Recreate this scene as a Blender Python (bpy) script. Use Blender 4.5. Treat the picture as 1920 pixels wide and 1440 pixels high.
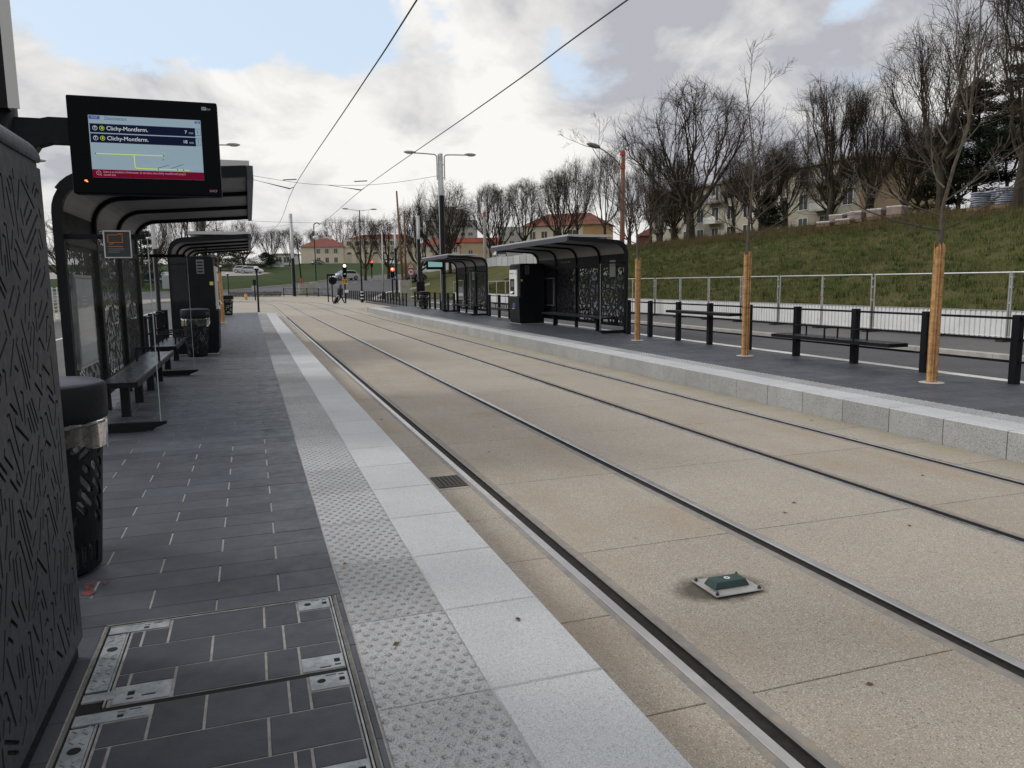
import bpy, bmesh, math, random
from mathutils import Vector, Matrix
from mathutils.geometry import delaunay_2d_cdt
R = math.radians
scn = bpy.context.scene
for o in list(bpy.data.objects):
    bpy.data.objects.remove(o)
COL = scn.collection

# ------------------------------------------------------------------ camera
EYE = Vector((0, 0, 1.856))
yaw, pitch, roll = 0.326956, 0.132613, 0.012866
fw = Vector((math.sin(yaw)*math.cos(pitch), math.cos(yaw)*math.cos(pitch), -math.sin(pitch)))
rt = Vector((math.cos(yaw), -math.sin(yaw), 0))
dn = fw.cross(rt)
rt2 = math.cos(roll)*rt + math.sin(roll)*dn
dn2 = -math.sin(roll)*rt + math.cos(roll)*dn
cam = bpy.data.cameras.new('camera')
cam.sensor_width = 36; cam.sensor_fit = 'HORIZONTAL'; cam.lens = 36*1432.19/1920
cam.clip_start = 0.05; cam.clip_end = 3000
camo = bpy.data.objects.new('camera', cam); COL.objects.link(camo)
m = Matrix((rt2, -dn2, -fw)).transposed().to_4x4(); m.translation = EYE
camo.matrix_world = m
scn.camera = camo

# ------------------------------------------------------------------ sky, sun, exposure
SUN = Vector((-0.80, 0.42, 0.62)).normalized()
def P2D(px, py):            # a viewing direction, used to lay the cloud layout out as directions in the sky
    return ((px-960)/1432.19*rt2 + (py-720)/1432.19*dn2 + fw).normalized()
W = bpy.data.worlds.new('World'); scn.world = W; W.use_nodes = True
nt = W.node_tree; nt.nodes.clear()
def N(t, **k):
    n = nt.nodes.new(t)
    for a, b in k.items(): setattr(n, a, b)
    return n
def LK(a, b): nt.links.new(a, b)
def Mth(op, a, b=None, c=None, clamp=False):
    n = N('ShaderNodeMath', operation=op); n.use_clamp = clamp
    for i, x in enumerate((a, b, c)):
        if x is None: continue
        if isinstance(x, (int, float)): n.inputs[i].default_value = x
        else: LK(x, n.inputs[i])
    return n.outputs[0]
out = N('ShaderNodeOutputWorld'); bg = N('ShaderNodeBackground'); bg.inputs[1].default_value = 0.1
sky = N('ShaderNodeTexSky', sky_type='NISHITA'); sky.sun_disc = False
sky.sun_elevation = math.asin(SUN.z); sky.sun_rotation = math.atan2(SUN.x, SUN.y)
sky.air_density = 1.0; sky.dust_density = 1.2; sky.ozone_density = 1.0
tc = N('ShaderNodeTexCoord'); sep = N('ShaderNodeSeparateXYZ'); LK(tc.outputs['Generated'], sep.inputs[0])
den = Mth('ADD', Mth('MAXIMUM', sep.outputs[2], 0.0), 0.42)
cmb = N('ShaderNodeCombineXYZ'); LK(Mth('DIVIDE', sep.outputs[0], den), cmb.inputs[0]); LK(Mth('DIVIDE', sep.outputs[1], den), cmb.inputs[1])
cmb.inputs[2].default_value = 3.1
def wnoise(scale, detail, rough, dist, off):
    mp = N('ShaderNodeMapping'); mp.inputs['Location'].default_value = off; LK(cmb.outputs[0], mp.inputs[0])
    n = N('ShaderNodeTexNoise'); n.inputs['Scale'].default_value = scale; n.inputs['Detail'].default_value = detail
    n.inputs['Roughness'].default_value = rough; n.inputs['Distortion'].default_value = dist; LK(mp.outputs[0], n.inputs['Vector'])
    return n.outputs['Fac']
def blob(px, py, inner, outer):   # a soft round area of sky about one direction (cosine of the angle to it)
    d = P2D(px, py); v = N('ShaderNodeVectorMath', operation='DOT_PRODUCT'); v.inputs[1].default_value = d
    nrm = N('ShaderNodeVectorMath', operation='NORMALIZE'); LK(tc.outputs['Generated'], nrm.inputs[0]); LK(nrm.outputs[0], v.inputs[0])
    r = N('ShaderNodeMapRange', interpolation_type='SMOOTHSTEP'); LK(v.outputs['Value'], r.inputs[0])
    r.inputs[1].default_value = math.cos(R(outer)); r.inputs[2].default_value = math.cos(R(inner))
    return r.outputs[0]
n1 = wnoise(2.9, 7, 0.6, 0.3, (2.3, 0.7, 0)); n2 = wnoise(3.6, 6, 0.58, 0.35, (7.1, 3.3, 1.7)); n3 = wnoise(1.3, 2, 0.5, 0.2, (1.2, 9.1, 4))
gap = None
for (gx_, gy_, go, ga) in ((60, -30, 8, 0.20), (300, -40, 9, 0.22), (520, -20, 7, 0.18), (650, 60, 4.5, 0.17), (770, 55, 5, 0.20), (890, 60, 4.5, 0.18), (1000, 85, 4, 0.16), (1090, 105, 4, 0.15), (1500, 10, 5, 0.12), (1640, 60, 4.5, 0.12), (380, -190, 14, 0.2)):
    g_ = Mth('MULTIPLY', blob(gx_, gy_, 0.3, go), ga); gap = g_ if gap is None else Mth('ADD', gap, g_)
gap = Mth('MULTIPLY', gap, Mth('ADD', Mth('MULTIPLY', wnoise(5.0, 5, 0.6, 0.5, (4.4, 8.2, 2)), 3.4), -0.7))
cov = Mth('SUBTRACT', Mth('ADD', Mth('MULTIPLY', n1, 1.0), 0.20), gap)
mr = N('ShaderNodeMapRange', interpolation_type='SMOOTHSTEP'); LK(cov, mr.inputs[0]); mr.inputs[1].default_value = 0.38; mr.inputs[2].default_value = 0.55
shade = Mth('SUBTRACT', Mth('ADD', Mth('MULTIPLY', n2, 1.05), Mth('MULTIPLY', n3, 0.40)), 0.215)
shade = Mth('SUBTRACT', shade, Mth('MULTIPLY', blob(1330, 130, 3, 14), 0.17))
shade = Mth('SUBTRACT', shade, Mth('MULTIPLY', blob(1060, 20, 1, 8), 0.10))
shade = Mth('ADD', shade, Mth('MULTIPLY', blob(900, 190, 2, 12), 0.06))
shade = Mth('ADD', shade, Mth('MULTIPLY', blob(380, 140, 2, 13), 0.05))
cr = N('ShaderNodeValToRGB'); LK(shade, cr.inputs[0]); e = cr.color_ramp
e.elements[0].position = 0.36; e.elements[0].color = (0.47, 0.475, 0.52, 1)
e.elements[1].position = 0.66; e.elements[1].color = (0.95, 0.93, 0.90, 1)
x = e.elements.new(0.50); x.color = (0.73, 0.725, 0.72, 1)
cs = N('ShaderNodeVectorMath', operation='SCALE'); LK(cr.outputs[0], cs.inputs[0]); cs.inputs['Scale'].default_value = 9.5
sk = N('ShaderNodeMix', data_type='RGBA'); LK(sky.outputs[0], sk.inputs['A']); sk.inputs['Factor'].default_value = 0.72; sk.inputs['B'].default_value = (7.4, 8.7, 10.2, 1)
mx = N('ShaderNodeMix', data_type='RGBA'); LK(mr.outputs[0], mx.inputs['Factor']); LK(sk.outputs['Result'], mx.inputs['A']); LK(cs.outputs[0], mx.inputs['B'])
LK(mx.outputs['Result'], bg.inputs[0]); LK(bg.outputs[0], out.inputs[0])
sl = bpy.data.lights.new('sun', 'SUN'); sl.energy = 1.5; sl.angle = R(14); sl.color = (1.0, 0.95, 0.88)
so = bpy.data.objects.new('sun', sl); COL.objects.link(so); so.rotation_euler = SUN.to_track_quat('Z', 'Y').to_euler()
so.location = (-30, 15, 40)
vs = scn.view_settings; vs.view_transform = 'Standard'; vs.look = 'None'; vs.exposure = 0.1; vs.gamma = 1.0; vs.use_curve_mapping = False
scn.render.engine = 'CYCLES'
scn.cycles.use_denoising = True
scn.cycles.max_bounces = 4; scn.cycles.diffuse_bounces = 3; scn.cycles.glossy_bounces = 3; scn.cycles.transparent_max_bounces = 24; scn.cycles.caustics_reflective = False; scn.cycles.caustics_refractive = False

# ------------------------------------------------------------------ materials
MATS = {}
def mat(name, c, r=0.6, met=0.0, c2=None, ns=8.0, nd=5.0, lo=0.35, hi=0.65, speck=None, bump=None, rand=0.0, spec=0.5, emit=None, coat=0.0, grime=None, extra=None):
    """procedural principled material; everything is driven by world position"""
    if name in MATS: return MATS[name]
    M = bpy.data.materials.new(name); M.use_nodes = True; t = M.node_tree; t.nodes.clear()
    o = t.nodes.new('ShaderNodeOutputMaterial'); b = t.nodes.new('ShaderNodeBsdfPrincipled'); t.links.new(b.outputs[0], o.inputs[0])
    b.inputs['Roughness'].default_value = r; b.inputs['Metallic'].default_value = met; b.inputs['Specular IOR Level'].default_value = spec
    if coat: b.inputs['Coat Weight'].default_value = coat; b.inputs['Coat Roughness'].default_value = 0.08
    g = t.nodes.new('ShaderNodeNewGeometry'); pos = g.outputs['Position']
    def noise(s, d=4.0, ro=0.55):
        n = t.nodes.new('ShaderNodeTexNoise'); n.inputs['Scale'].default_value = s; n.inputs['Detail'].default_value = d; n.inputs['Roughness'].default_value = ro
        t.links.new(pos, n.inputs['Vector']); return n.outputs['Fac']
    def mrange(v, a0, a1, b0, b1):
        n = t.nodes.new('ShaderNodeMapRange'); t.links.new(v, n.inputs[0])
        for i, x in enumerate((a0, a1, b0, b1)): n.inputs[i+1].default_value = x
        return n.outputs[0]
    def mix(f, a, bb, mode='MIX'):
        n = t.nodes.new('ShaderNodeMix'); n.data_type = 'RGBA'; n.blend_type = mode
        for s, x in (('Factor', f), ('A', a), ('B', bb)):
            if isinstance(x, tuple): n.inputs[s].default_value = (*x, 1) if len(x) == 3 else x
            elif isinstance(x, (int, float)): n.inputs[s].default_value = x
            else: t.links.new(x, n.inputs[s])
        return n.outputs['Result']
    col = None
    if c2 is not None:
        col = mix(mrange(noise(ns, nd), lo, hi, 0, 1), c, c2)
    if speck is not None:
        for (sc, sc_col, a0, a1, amt) in speck:
            v = t.nodes.new('ShaderNodeTexVoronoi'); v.inputs['Scale'].default_value = sc; t.links.new(pos, v.inputs['Vector'])
            s = t.nodes.new('ShaderNodeSeparateColor'); t.links.new(v.outputs['Color'], s.inputs[0])
            col = mix(mrange(s.outputs[0], a0, a1, 0, amt), col if col is not None else c, sc_col)
    if grime is not None:
        (gs, gc, g0, g1, ga) = grime
        col = mix(mrange(noise(gs, 6.0, 0.65), g0, g1, 0, ga), col if col is not None else c, gc)
    if extra is not None:
        col = extra(t, g, col if col is not None else c, mix, mrange, noise)
    if rand:
        oi = t.nodes.new('ShaderNodeObjectInfo'); h = t.nodes.new('ShaderNodeHueSaturation')
        t.links.new(mrange(oi.outputs['Random'], 0, 1, 1-rand, 1+rand), h.inputs['Value'])
        if col is None: h.inputs['Color'].default_value = (*c, 1)
        else: t.links.new(col, h.inputs['Color'])
        col = h.outputs[0]
    if col is None: b.inputs['Base Color'].default_value = (*c, 1)
    else: t.links.new(col, b.inputs['Base Color'])
    if bump is not None:
        bs, bst, bd = bump
        bp = t.nodes.new('ShaderNodeBump'); bp.inputs['Strength'].default_value = bst; bp.inputs['Distance'].default_value = bd
        t.links.new(noise(bs, 4.0, 0.6), bp.inputs['Height']); t.links.new(bp.outputs[0], b.inputs['Normal'])
        t.links.new(mrange(noise(bs*0.13, 4.0), 0.3, 0.7, max(0.02, r-0.1), min(1, r+0.1)), b.inputs['Roughness'])
    if emit is not None:
        b.inputs['Emission Color'].default_value = (*emit[0], 1); b.inputs['Emission Strength'].default_value = emit[1]
    MATS[name] = M
    return M
def glass(name, tint=(0.75, 0.82, 0.84), refl=0.10, dirt=0.0, dcol=(0.5, 0.52, 0.52)):
    M = bpy.data.materials.new(name); M.use_nodes = True; t = M.node_tree; t.nodes.clear()
    o = t.nodes.new('ShaderNodeOutputMaterial'); tr = t.nodes.new('ShaderNodeBsdfTransparent'); tr.inputs[0].default_value = (*tint, 1)
    gl = t.nodes.new('ShaderNodeBsdfGlossy'); gl.inputs['Roughness'].default_value = 0.03
    fr = t.nodes.new('ShaderNodeFresnel'); fr.inputs[0].default_value = 1.25
    ad = t.nodes.new('ShaderNodeMath'); ad.operation = 'ADD'; ad.inputs[1].default_value = refl; t.links.new(fr.outputs[0], ad.inputs[0])
    mx = t.nodes.new('ShaderNodeMixShader'); t.links.new(ad.outputs[0], mx.inputs[0]); t.links.new(tr.outputs[0], mx.inputs[1]); t.links.new(gl.outputs[0], mx.inputs[2])
    last = mx
    if dirt:
        df = t.nodes.new('ShaderNodeBsdfDiffuse'); df.inputs[0].default_value = (*dcol, 1)
        m2 = t.nodes.new('ShaderNodeMixShader'); m2.inputs[0].default_value = dirt
        t.links.new(mx.outputs[0], m2.inputs[1]); t.links.new(df.outputs[0], m2.inputs[2]); last = m2
    t.links.new(last.outputs[0], o.inputs[0]); MATS[name] = M
    return M

# ------------------------------------------------------------------ mesh helpers
def V(*a): return Vector(a)
class MB:
    def __init__(s): s.v = []; s.f = []
    def add(s, vs, fs):
        o = len(s.v); s.v.extend([tuple(p) for p in vs]); s.f.extend([tuple(i+o for i in f) for f in fs]); return s
    def box(s, x0, x1, y0, y1, z0, z1):
        return s.add([(x0,y0,z0),(x1,y0,z0),(x1,y1,z0),(x0,y1,z0),(x0,y0,z1),(x1,y0,z1),(x1,y1,z1),(x0,y1,z1)],
                     [(0,3,2,1),(4,5,6,7),(0,1,5,4),(1,2,6,5),(2,3,7,6),(3,0,4,7)])
    def cbox(s, x0, x1, y0, y1, z0, z1, c=0.004):      # box with chamfered top edges
        return s.add([(x0,y0,z0),(x1,y0,z0),(x1,y1,z0),(x0,y1,z0),(x0,y0,z1-c),(x1,y0,z1-c),(x1,y1,z1-c),(x0,y1,z1-c),
                      (x0+c,y0+c,z1),(x1-c,y0+c,z1),(x1-c,y1-c,z1),(x0+c,y1-c,z1)],
                     [(0,3,2,1),(0,1,5,4),(1,2,6,5),(2,3,7,6),(3,0,4,7),(4,5,9,8),(5,6,10,9),(6,7,11,10),(7,4,8,11),(8,9,10,11)])
    def obox(s, c, ax, ay, az):                        # oriented box: centre and three half-axis vectors
        c, ax, ay, az = map(Vector, (c, ax, ay, az)); vs = []
        for dz in (-1, 1):
            for dx, dy in ((-1,-1),(1,-1),(1,1),(-1,1)): vs.append(c+dx*ax+dy*ay+dz*az)
        return s.add(vs, [(0,3,2,1),(4,5,6,7),(0,1,5,4),(1,2,6,5),(2,3,7,6),(3,0,4,7)])
    def bar(s, a, b, w, h=None, up=(0,0,1)):           # rectangular bar between two points
        a, b = Vector(a), Vector(b); d = (b-a); L = d.length
        if L < 1e-6: return s
        d /= L; u = Vector(up)
        if abs(d.dot(u)) > 0.98: u = Vector((0,1,0))
        sd = d.cross(u).normalized(); u2 = sd.cross(d); h = w if h is None else h
        return s.obox((a+b)/2, d*L/2, sd*w/2, u2*h/2)
    def tube(s, pts, r, n=8, cap=True):
        pts = [Vector(p) for p in pts]; k = len(pts)
        rs = r if isinstance(r, (list, tuple)) else [r]*k
        o = len(s.v); pu = None
        for i, p in enumerate(pts):
            d = (pts[min(i+1, k-1)]-pts[max(i-1, 0)]).normalized()
            if pu is None:
                pu = d.orthogonal().normalized()
            else:
                pu = (pu - d*pu.dot(d))
                pu = pu.normalized() if pu.length > 1e-6 else d.orthogonal().normalized()
            w = d.cross(pu)
            for j in range(n):
                a = 2*math.pi*j/n; q = p+(pu*math.cos(a)+w*math.sin(a))*rs[i]; s.v.append((q.x, q.y, q.z))
        for i in range(k-1):
            for j in range(n):
                s.f.append((o+i*n+j, o+i*n+(j+1) % n, o+(i+1)*n+(j+1) % n, o+(i+1)*n+j))
        if cap:
            s.f.append(tuple(o+j for j in reversed(range(n)))); s.f.append(tuple(o+(k-1)*n+j for j in range(n)))
        return s
    def lathe(s, c, prof, n=24, cap=True):
        c = Vector(c); o = len(s.v); k = len(prof)
        for (r, z) in prof:
            for j in range(n):
                a = 2*math.pi*j/n; s.v.append((c.x+r*math.cos(a), c.y+r*math.sin(a), c.z+z))
        for i in range(k-1):
            for j in range(n): s.f.append((o+i*n+j, o+i*n+(j+1) % n, o+(i+1)*n+(j+1) % n, o+(i+1)*n+j))
        if cap:
            s.f.append(tuple(o+j for j in reversed(range(n)))); s.f.append(tuple(o+(k-1)*n+j for j in range(n)))
        return s
    def ell(s, c, rx, ry, rz, n=12, m=8, rot=None):
        c = Vector(c); o = len(s.v)
        for i in range(m+1):
            th = math.pi*i/m
            for j in range(n):
                a = 2*math.pi*j/n; q = Vector((rx*math.sin(th)*math.cos(a), ry*math.sin(th)*math.sin(a), rz*math.cos(th)))
                if rot is not None: q = rot @ q
                q = q+c; s.v.append((q.x, q.y, q.z))
        for i in range(m):
            for j in range(n): s.f.append((o+i*n+j, o+(i+1)*n+j, o+(i+1)*n+(j+1) % n, o+i*n+(j+1) % n))
        return s
    def prism(s, poly, fn, d0, d1):                    # 2-D polygon extruded from d0 to d1, fn(a,b,d)->point
        k = len(poly); o = len(s.v)
        for d in (d0, d1):
            for (a, b) in poly: s.v.append(tuple(fn(a, b, d)))
        s.f.append(tuple(o+i for i in range(k))); s.f.append(tuple(o+k+i for i in reversed(range(k))))
        for i in range(k): s.f.append((o+i, o+k+i, o+k+(i+1) % k, o+(i+1) % k))
        return s
    def mesh(s, name):
        me = bpy.data.meshes.new(name); me.from_pydata(s.v, [], s.f); me.update(); return me
    def build(s, name, m=None, parent=None, smooth=False):
        return link(name, s.mesh(name), m, parent, smooth)
def link(name, me, m=None, parent=None, smooth=False):
    o = bpy.data.objects.new(name, me); COL.objects.link(o)
    if m is not None and not me.materials: me.materials.append(m)
    if smooth: me.polygons.foreach_set('use_smooth', [True]*len(me.polygons))
    if parent is not None: o.parent = parent
    return o
def fixn(o):
    bm = bmesh.new(); bm.from_mesh(o.data); bmesh.ops.recalc_face_normals(bm, faces=bm.faces); bm.to_mesh(o.data); bm.free(); return o
def bevel(o, w, seg=2):
    b = o.modifiers.new('bevel', 'BEVEL'); b.width = w; b.segments = seg; b.limit_method = 'ANGLE'; b.angle_limit = R(40); return o
def tag(o, label=None, cat=None, group=None, kind=None):
    if label: o['label'] = label
    if cat: o['category'] = cat
    if group: o['group'] = group
    if kind: o['kind'] = kind
    return o
def thing(name, label, cat, loc=(0,0,0), rz=0.0, group=None):
    o = bpy.data.objects.new(name, None); COL.objects.link(o); o.empty_display_size = 0.2
    o.location = loc; o.rotation_euler = (0, 0, rz)
    return tag(o, label, cat, group)
def copy_tree(o, parent=None):
    c = o.copy(); COL.objects.link(c); c.parent = parent
    for ch in list(o.children): copy_tree(ch, c)
    return c
def clone(o, loc, rz=0.0, label=None, group=None, sc=None):
    c = copy_tree(o); c.location = loc; c.rotation_euler = (0, 0, rz)
    if sc is not None: c.scale = sc if isinstance(sc, tuple) else (sc, sc, sc)
    if label: c['label'] = label
    if group: c['group'] = group
    return c
FONTM = {}
def text(s, size, m, parent, mw, name='lettering', align='LEFT', bold=0.0, depth=0.0, sx=1.0):
    """flat mesh lettering; mw maps the text plane (x right, y up, z towards the reader) into the parent's space"""
    c = bpy.data.curves.new('t', 'FONT'); c.body = s; c.size = size; c.align_x = align; c.align_y = 'CENTER'; c.offset = bold; c.extrude = depth; c.resolution_u = 3
    t = bpy.data.objects.new('t', c); COL.objects.link(t)
    dg = bpy.context.evaluated_depsgraph_get(); me = bpy.data.meshes.new_from_object(t.evaluated_get(dg))
    bpy.data.objects.remove(t); bpy.data.curves.remove(c)
    me.transform(mw @ Matrix.Diagonal((sx, 1, 1, 1))); me.materials.clear(); me.name = name
    return link(name, me, m, parent)
def frame(origin, xax, yax):
    xax = Vector(xax).normalized(); yax = Vector(yax).normalized(); z = xax.cross(yax)
    mm = Matrix((xax, yax, z)).transposed().to_4x4(); mm.translation = Vector(origin); return mm
def cdt_faces(polys, pts=()):
    """triangulate polys[0] minus polys[1:], with extra interior points"""
    vs = []; fs = []
    for p in polys:
        fs.append(list(range(len(vs), len(vs)+len(p)))); vs += [Vector(q) for q in p]
    vs += [Vector(q) for q in pts]
    r = delaunay_2d_cdt(vs, [], fs, 0, 1e-6)
    keep = [f for f, of in zip(r[2], r[5]) if (0 in of and not any(i > 0 for i in of))]
    return [tuple(v) for v in r[0]], [tuple(f) for f in keep]

# ------------------------------------------------------------------ perforation pattern: bundles of parallel strokes
def strokes(w, h, seed, sw, gap, lmin, lmax, tries=1500, margin=0.02, curl=0.25):
    rng = random.Random(seed); res = sw*0.25; occ = set(); outl = []; rr_ = (sw+gap)/res; rad = int(rr_)
    disk = [(i, j) for i in range(-rad, rad+1) for j in range(-rad, rad+1) if i*i+j*j <= rr_*rr_]
    for it in range(tries):
        cx, cy = rng.uniform(margin, w-margin), rng.uniform(margin, h-margin)
        a = rng.choice((R(90), R(62), R(118), R(35), R(145)))+rng.uniform(-0.12, 0.12); L = rng.uniform(lmin, lmax); k = rng.choice((1, 2, 2, 3, 3))
        if it > tries*0.5: L = rng.uniform(0.5, 1.3)*max(lmin, sw*1.6); k = rng.choice((1, 1, 2))
        d = (math.cos(a), math.sin(a)); nn = (-d[1], d[0])
        for i in range(k):
            oo = (i-(k-1)/2)*(sw+gap)*1.12; sh = rng.uniform(-0.18, 0.18)*L; l2 = L*rng.uniform(0.75, 1.1)/2
            p0 = (cx+nn[0]*oo+d[0]*(sh-l2), cy+nn[1]*oo+d[1]*(sh-l2)); p1 = (cx+nn[0]*oo+d[0]*(sh+l2), cy+nn[1]*oo+d[1]*(sh+l2))
            pl = [p0, p1]
            if rng.random() < curl:
                q = rng.choice((-1, 1))*sw*1.6; pl.append((p1[0]+nn[0]*q+d[0]*sw*0.6, p1[1]+nn[1]*q+d[1]*sw*0.6))
            if any(not (margin < x < w-margin and margin < y < h-margin) for x, y in pl): continue
            cells = []
            for (ax, ay), (bx, by) in zip(pl, pl[1:]):
                n = max(2, int(math.hypot(bx-ax, by-ay)/res)+1)
                cells += [(int((ax+(bx-ax)*t/n)/res), int((ay+(by-ay)*t/n)/res)) for t in range(n+1)]
            if any(c in occ for c in cells): continue
            for c in set(cells):
                for dd in disk: occ.add((c[0]+dd[0], c[1]+dd[1]))
            outl.append(pl)
    return outl
def hatch(w, h, seed, sw, gap, lmin, lmax, cell, margin=0.03, curl=0.0):
    """patches of parallel strokes, each patch with its own direction"""
    rng = random.Random(seed); n = max(4, int(w*h/cell**2)); sd = [(rng.uniform(0, w), rng.uniform(0, h), rng.choice((R(90), R(62), R(118), R(35), R(145), R(80)))+rng.uniform(-0.15, 0.15)) for _ in range(n)]; outl = []; P = sw+gap; st = sw*0.35
    for (cx, cy, a) in sd:
        near_ = [q for q in sd if math.hypot(q[0]-cx, q[1]-cy) < 5*cell and q[:2] != (cx, cy)]; dx, dy = math.cos(a), math.sin(a); K = int(2.4*cell/P); M = int(2.4*cell/st)
        for k in range(-K, K+1):
            ox, oy = cx-dy*k*P, cy+dx*k*P; run = []; lim = rng.uniform(lmin, lmax)
            def flush(run):
                if len(run)*st > sw*0.9:
                    pl = [run[0], run[-1]]
                    if rng.random() < curl and len(run)*st > 2.5*sw: q = rng.choice((-1, 1)); pl.append((run[-1][0]+(-dy*q*0.9+dx*0.5)*sw, run[-1][1]+(dx*q*0.9+dy*0.5)*sw))
                    outl.append(pl)
            skip = 0
            for m_ in range(-M, M+1):
                x, y = ox+dx*m_*st, oy+dy*m_*st; d1 = math.hypot(x-cx, y-cy)
                ok = margin+sw < x < w-margin-sw and margin+sw < y < h-margin-sw and all(math.hypot(x-q[0], y-q[1])-d1 > P*0.8 for q in near_)
                if skip > 0: skip -= 1; continue
                if ok: run.append((x, y))
                if run and (not ok or len(run)*st > lim):
                    flush(run); run = []; lim = rng.uniform(lmin, lmax); skip = int(math.ceil((sw+gap)/st))
            flush(run) if run else None
    return outl
def stroke_poly(pl, sw):
    L, Rr = [], []; k = len(pl); h = sw/2
    for i, p in enumerate(pl):
        a, b = pl[max(i-1, 0)], pl[min(i+1, k-1)]; dx, dy = b[0]-a[0], b[1]-a[1]; l = math.hypot(dx, dy) or 1; nx, ny = -dy/l*h, dx/l*h
        L.append((p[0]+nx, p[1]+ny)); Rr.append((p[0]-nx, p[1]-ny))
    (ax, ay), (bx, by) = pl[0], pl[1]; l = math.hypot(bx-ax, by-ay); s0 = (ax-(bx-ax)/l*h, ay-(by-ay)/l*h)
    (ax, ay), (bx, by) = pl[-2], pl[-1]; l = math.hypot(bx-ax, by-ay); s1 = (bx+(bx-ax)/l*h, by+(by-ay)/l*h)
    return [s0]+Rr+[s1]+list(reversed(L))
def perforated(w, h, pls, sw, t, fn, grid=None):
    """sheet w x h with stroke-shaped holes, thickness t, mapped by fn(x, y, d)"""
    holes = [stroke_poly(p, sw) for p in pls]; pts = []
    if grid:
        gx, gy = grid
        pts = [(w*i/gx, h*j/gy) for i in range(1, gx) for j in range(1, gy)]
        edge = [(w*i/gx, 0) for i in range(gx)]+[(w, h*j/gy) for j in range(gy)]+[(w-w*i/gx, h) for i in range(gx)]+[(0, h-h*j/gy) for j in range(gy)]
    else: edge = [(0, 0), (w, 0), (w, h), (0, h)]
    vs, fs = cdt_faces([edge]+holes, pts)
    n = len(vs); mb = MB(); V3 = [fn(x, y, 0) for x, y in vs]+[fn(x, y, t) for x, y in vs]
    F = list(fs)+[tuple(i+n for i in reversed(f)) for f in fs]; cnt = {}
    for f in fs:
        for a, b in zip(f, f[1:]+f[:1]): cnt[(a, b)] = 1
    for (a, b) in cnt:
        if (b, a) not in cnt: F.append((b, a, a+n, b+n))
    return mb.add(V3, F)

# ------------------------------------------------------------------ terrain
def interp(x, ks):
    if x <= ks[0][0]: return ks[0][1]
    for (a, b), (c, d) in zip(ks, ks[1:]):
        if x <= c:
            t = (x-a)/(c-a); return b+(d-b)*t
    return ks[-1][1]
KA = [(-100, 0), (97, 0), (103, 0.25), (108, 0.7), (116, 1.6), (124, 2.45), (140, 3.2), (165, 4.3), (265, 8.9), (400, 12), (900, 16)]
KH = [(-100, -3.0), (17.0, -3.0), (18.7, 0.0), (20, 0.35), (28, 2.75), (33, 4.3), (36, 5.0), (40, 5.6), (46, 6.4), (56, 6.9), (90, 7.6), (200, 11), (700, 16)]
def G(x, y):
    a = interp(y, KA); h = interp(x, KH)
    if x > 20: h += 0.10*math.sin(x*0.9+y*0.23)*math.sin(y*0.31+1)*min(1, (x-20)/8)
    d = a-h; k = 0.6                      # smooth maximum
    s = max(0.0, k-abs(d))/k
    return max(a, h)+s*s*k*0.25

stone_dark = mat('slate_paving', (0.046, 0.052, 0.067), 0.5, c2=(0.072, 0.079, 0.097), ns=2.2, lo=0.3, hi=0.7, bump=(90, 0.25, 0.004), rand=0.22, spec=0.35, grime=(14, (0.13, 0.128, 0.125), 0.58, 0.8, 0.35))
mortar = mat('pale_mortar', (0.44, 0.435, 0.425), 0.9, c2=(0.34, 0.335, 0.325), ns=30, bump=(160, 0.4, 0.003))
granite_w = mat('pale_granite', (0.445, 0.468, 0.495), 0.7, c2=(0.51, 0.535, 0.56), ns=1.3, speck=[(170, (0.25, 0.255, 0.265), 0.84, 0.92, 0.55), (420, (0.20, 0.20, 0.205), 0.80, 0.86, 0.5), (380, (0.75, 0.75, 0.76), 0.86, 0.9, 0.6)], bump=(240, 0.3, 0.003), rand=0.05, grime=(3.1, (0.36, 0.36, 0.35), 0.56, 0.75, 0.45))
granite_t = mat('tactile_granite', (0.35, 0.36, 0.38), 0.75, c2=(0.42, 0.43, 0.45), ns=2.0, speck=[(230, (0.15, 0.15, 0.155), 0.76, 0.84, 0.75), (280, (0.62, 0.62, 0.63), 0.88, 0.92, 0.5)], bump=(220, 0.35, 0.003), rand=0.12, grime=(5, (0.27, 0.265, 0.255), 0.55, 0.75, 0.5))
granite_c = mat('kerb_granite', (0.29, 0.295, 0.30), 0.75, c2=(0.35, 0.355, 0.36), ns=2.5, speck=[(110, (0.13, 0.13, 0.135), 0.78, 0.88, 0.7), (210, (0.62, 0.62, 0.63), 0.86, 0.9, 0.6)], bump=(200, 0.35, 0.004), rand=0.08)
granite_d = mat('dark_dome_granite', (0.315, 0.32, 0.335), 0.7, c2=(0.38, 0.39, 0.40), ns=3, speck=[(230, (0.10, 0.10, 0.105), 0.7, 0.8, 0.7)], rand=0.1)  # granite a little darker than the slab, used on the blister domes
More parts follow.
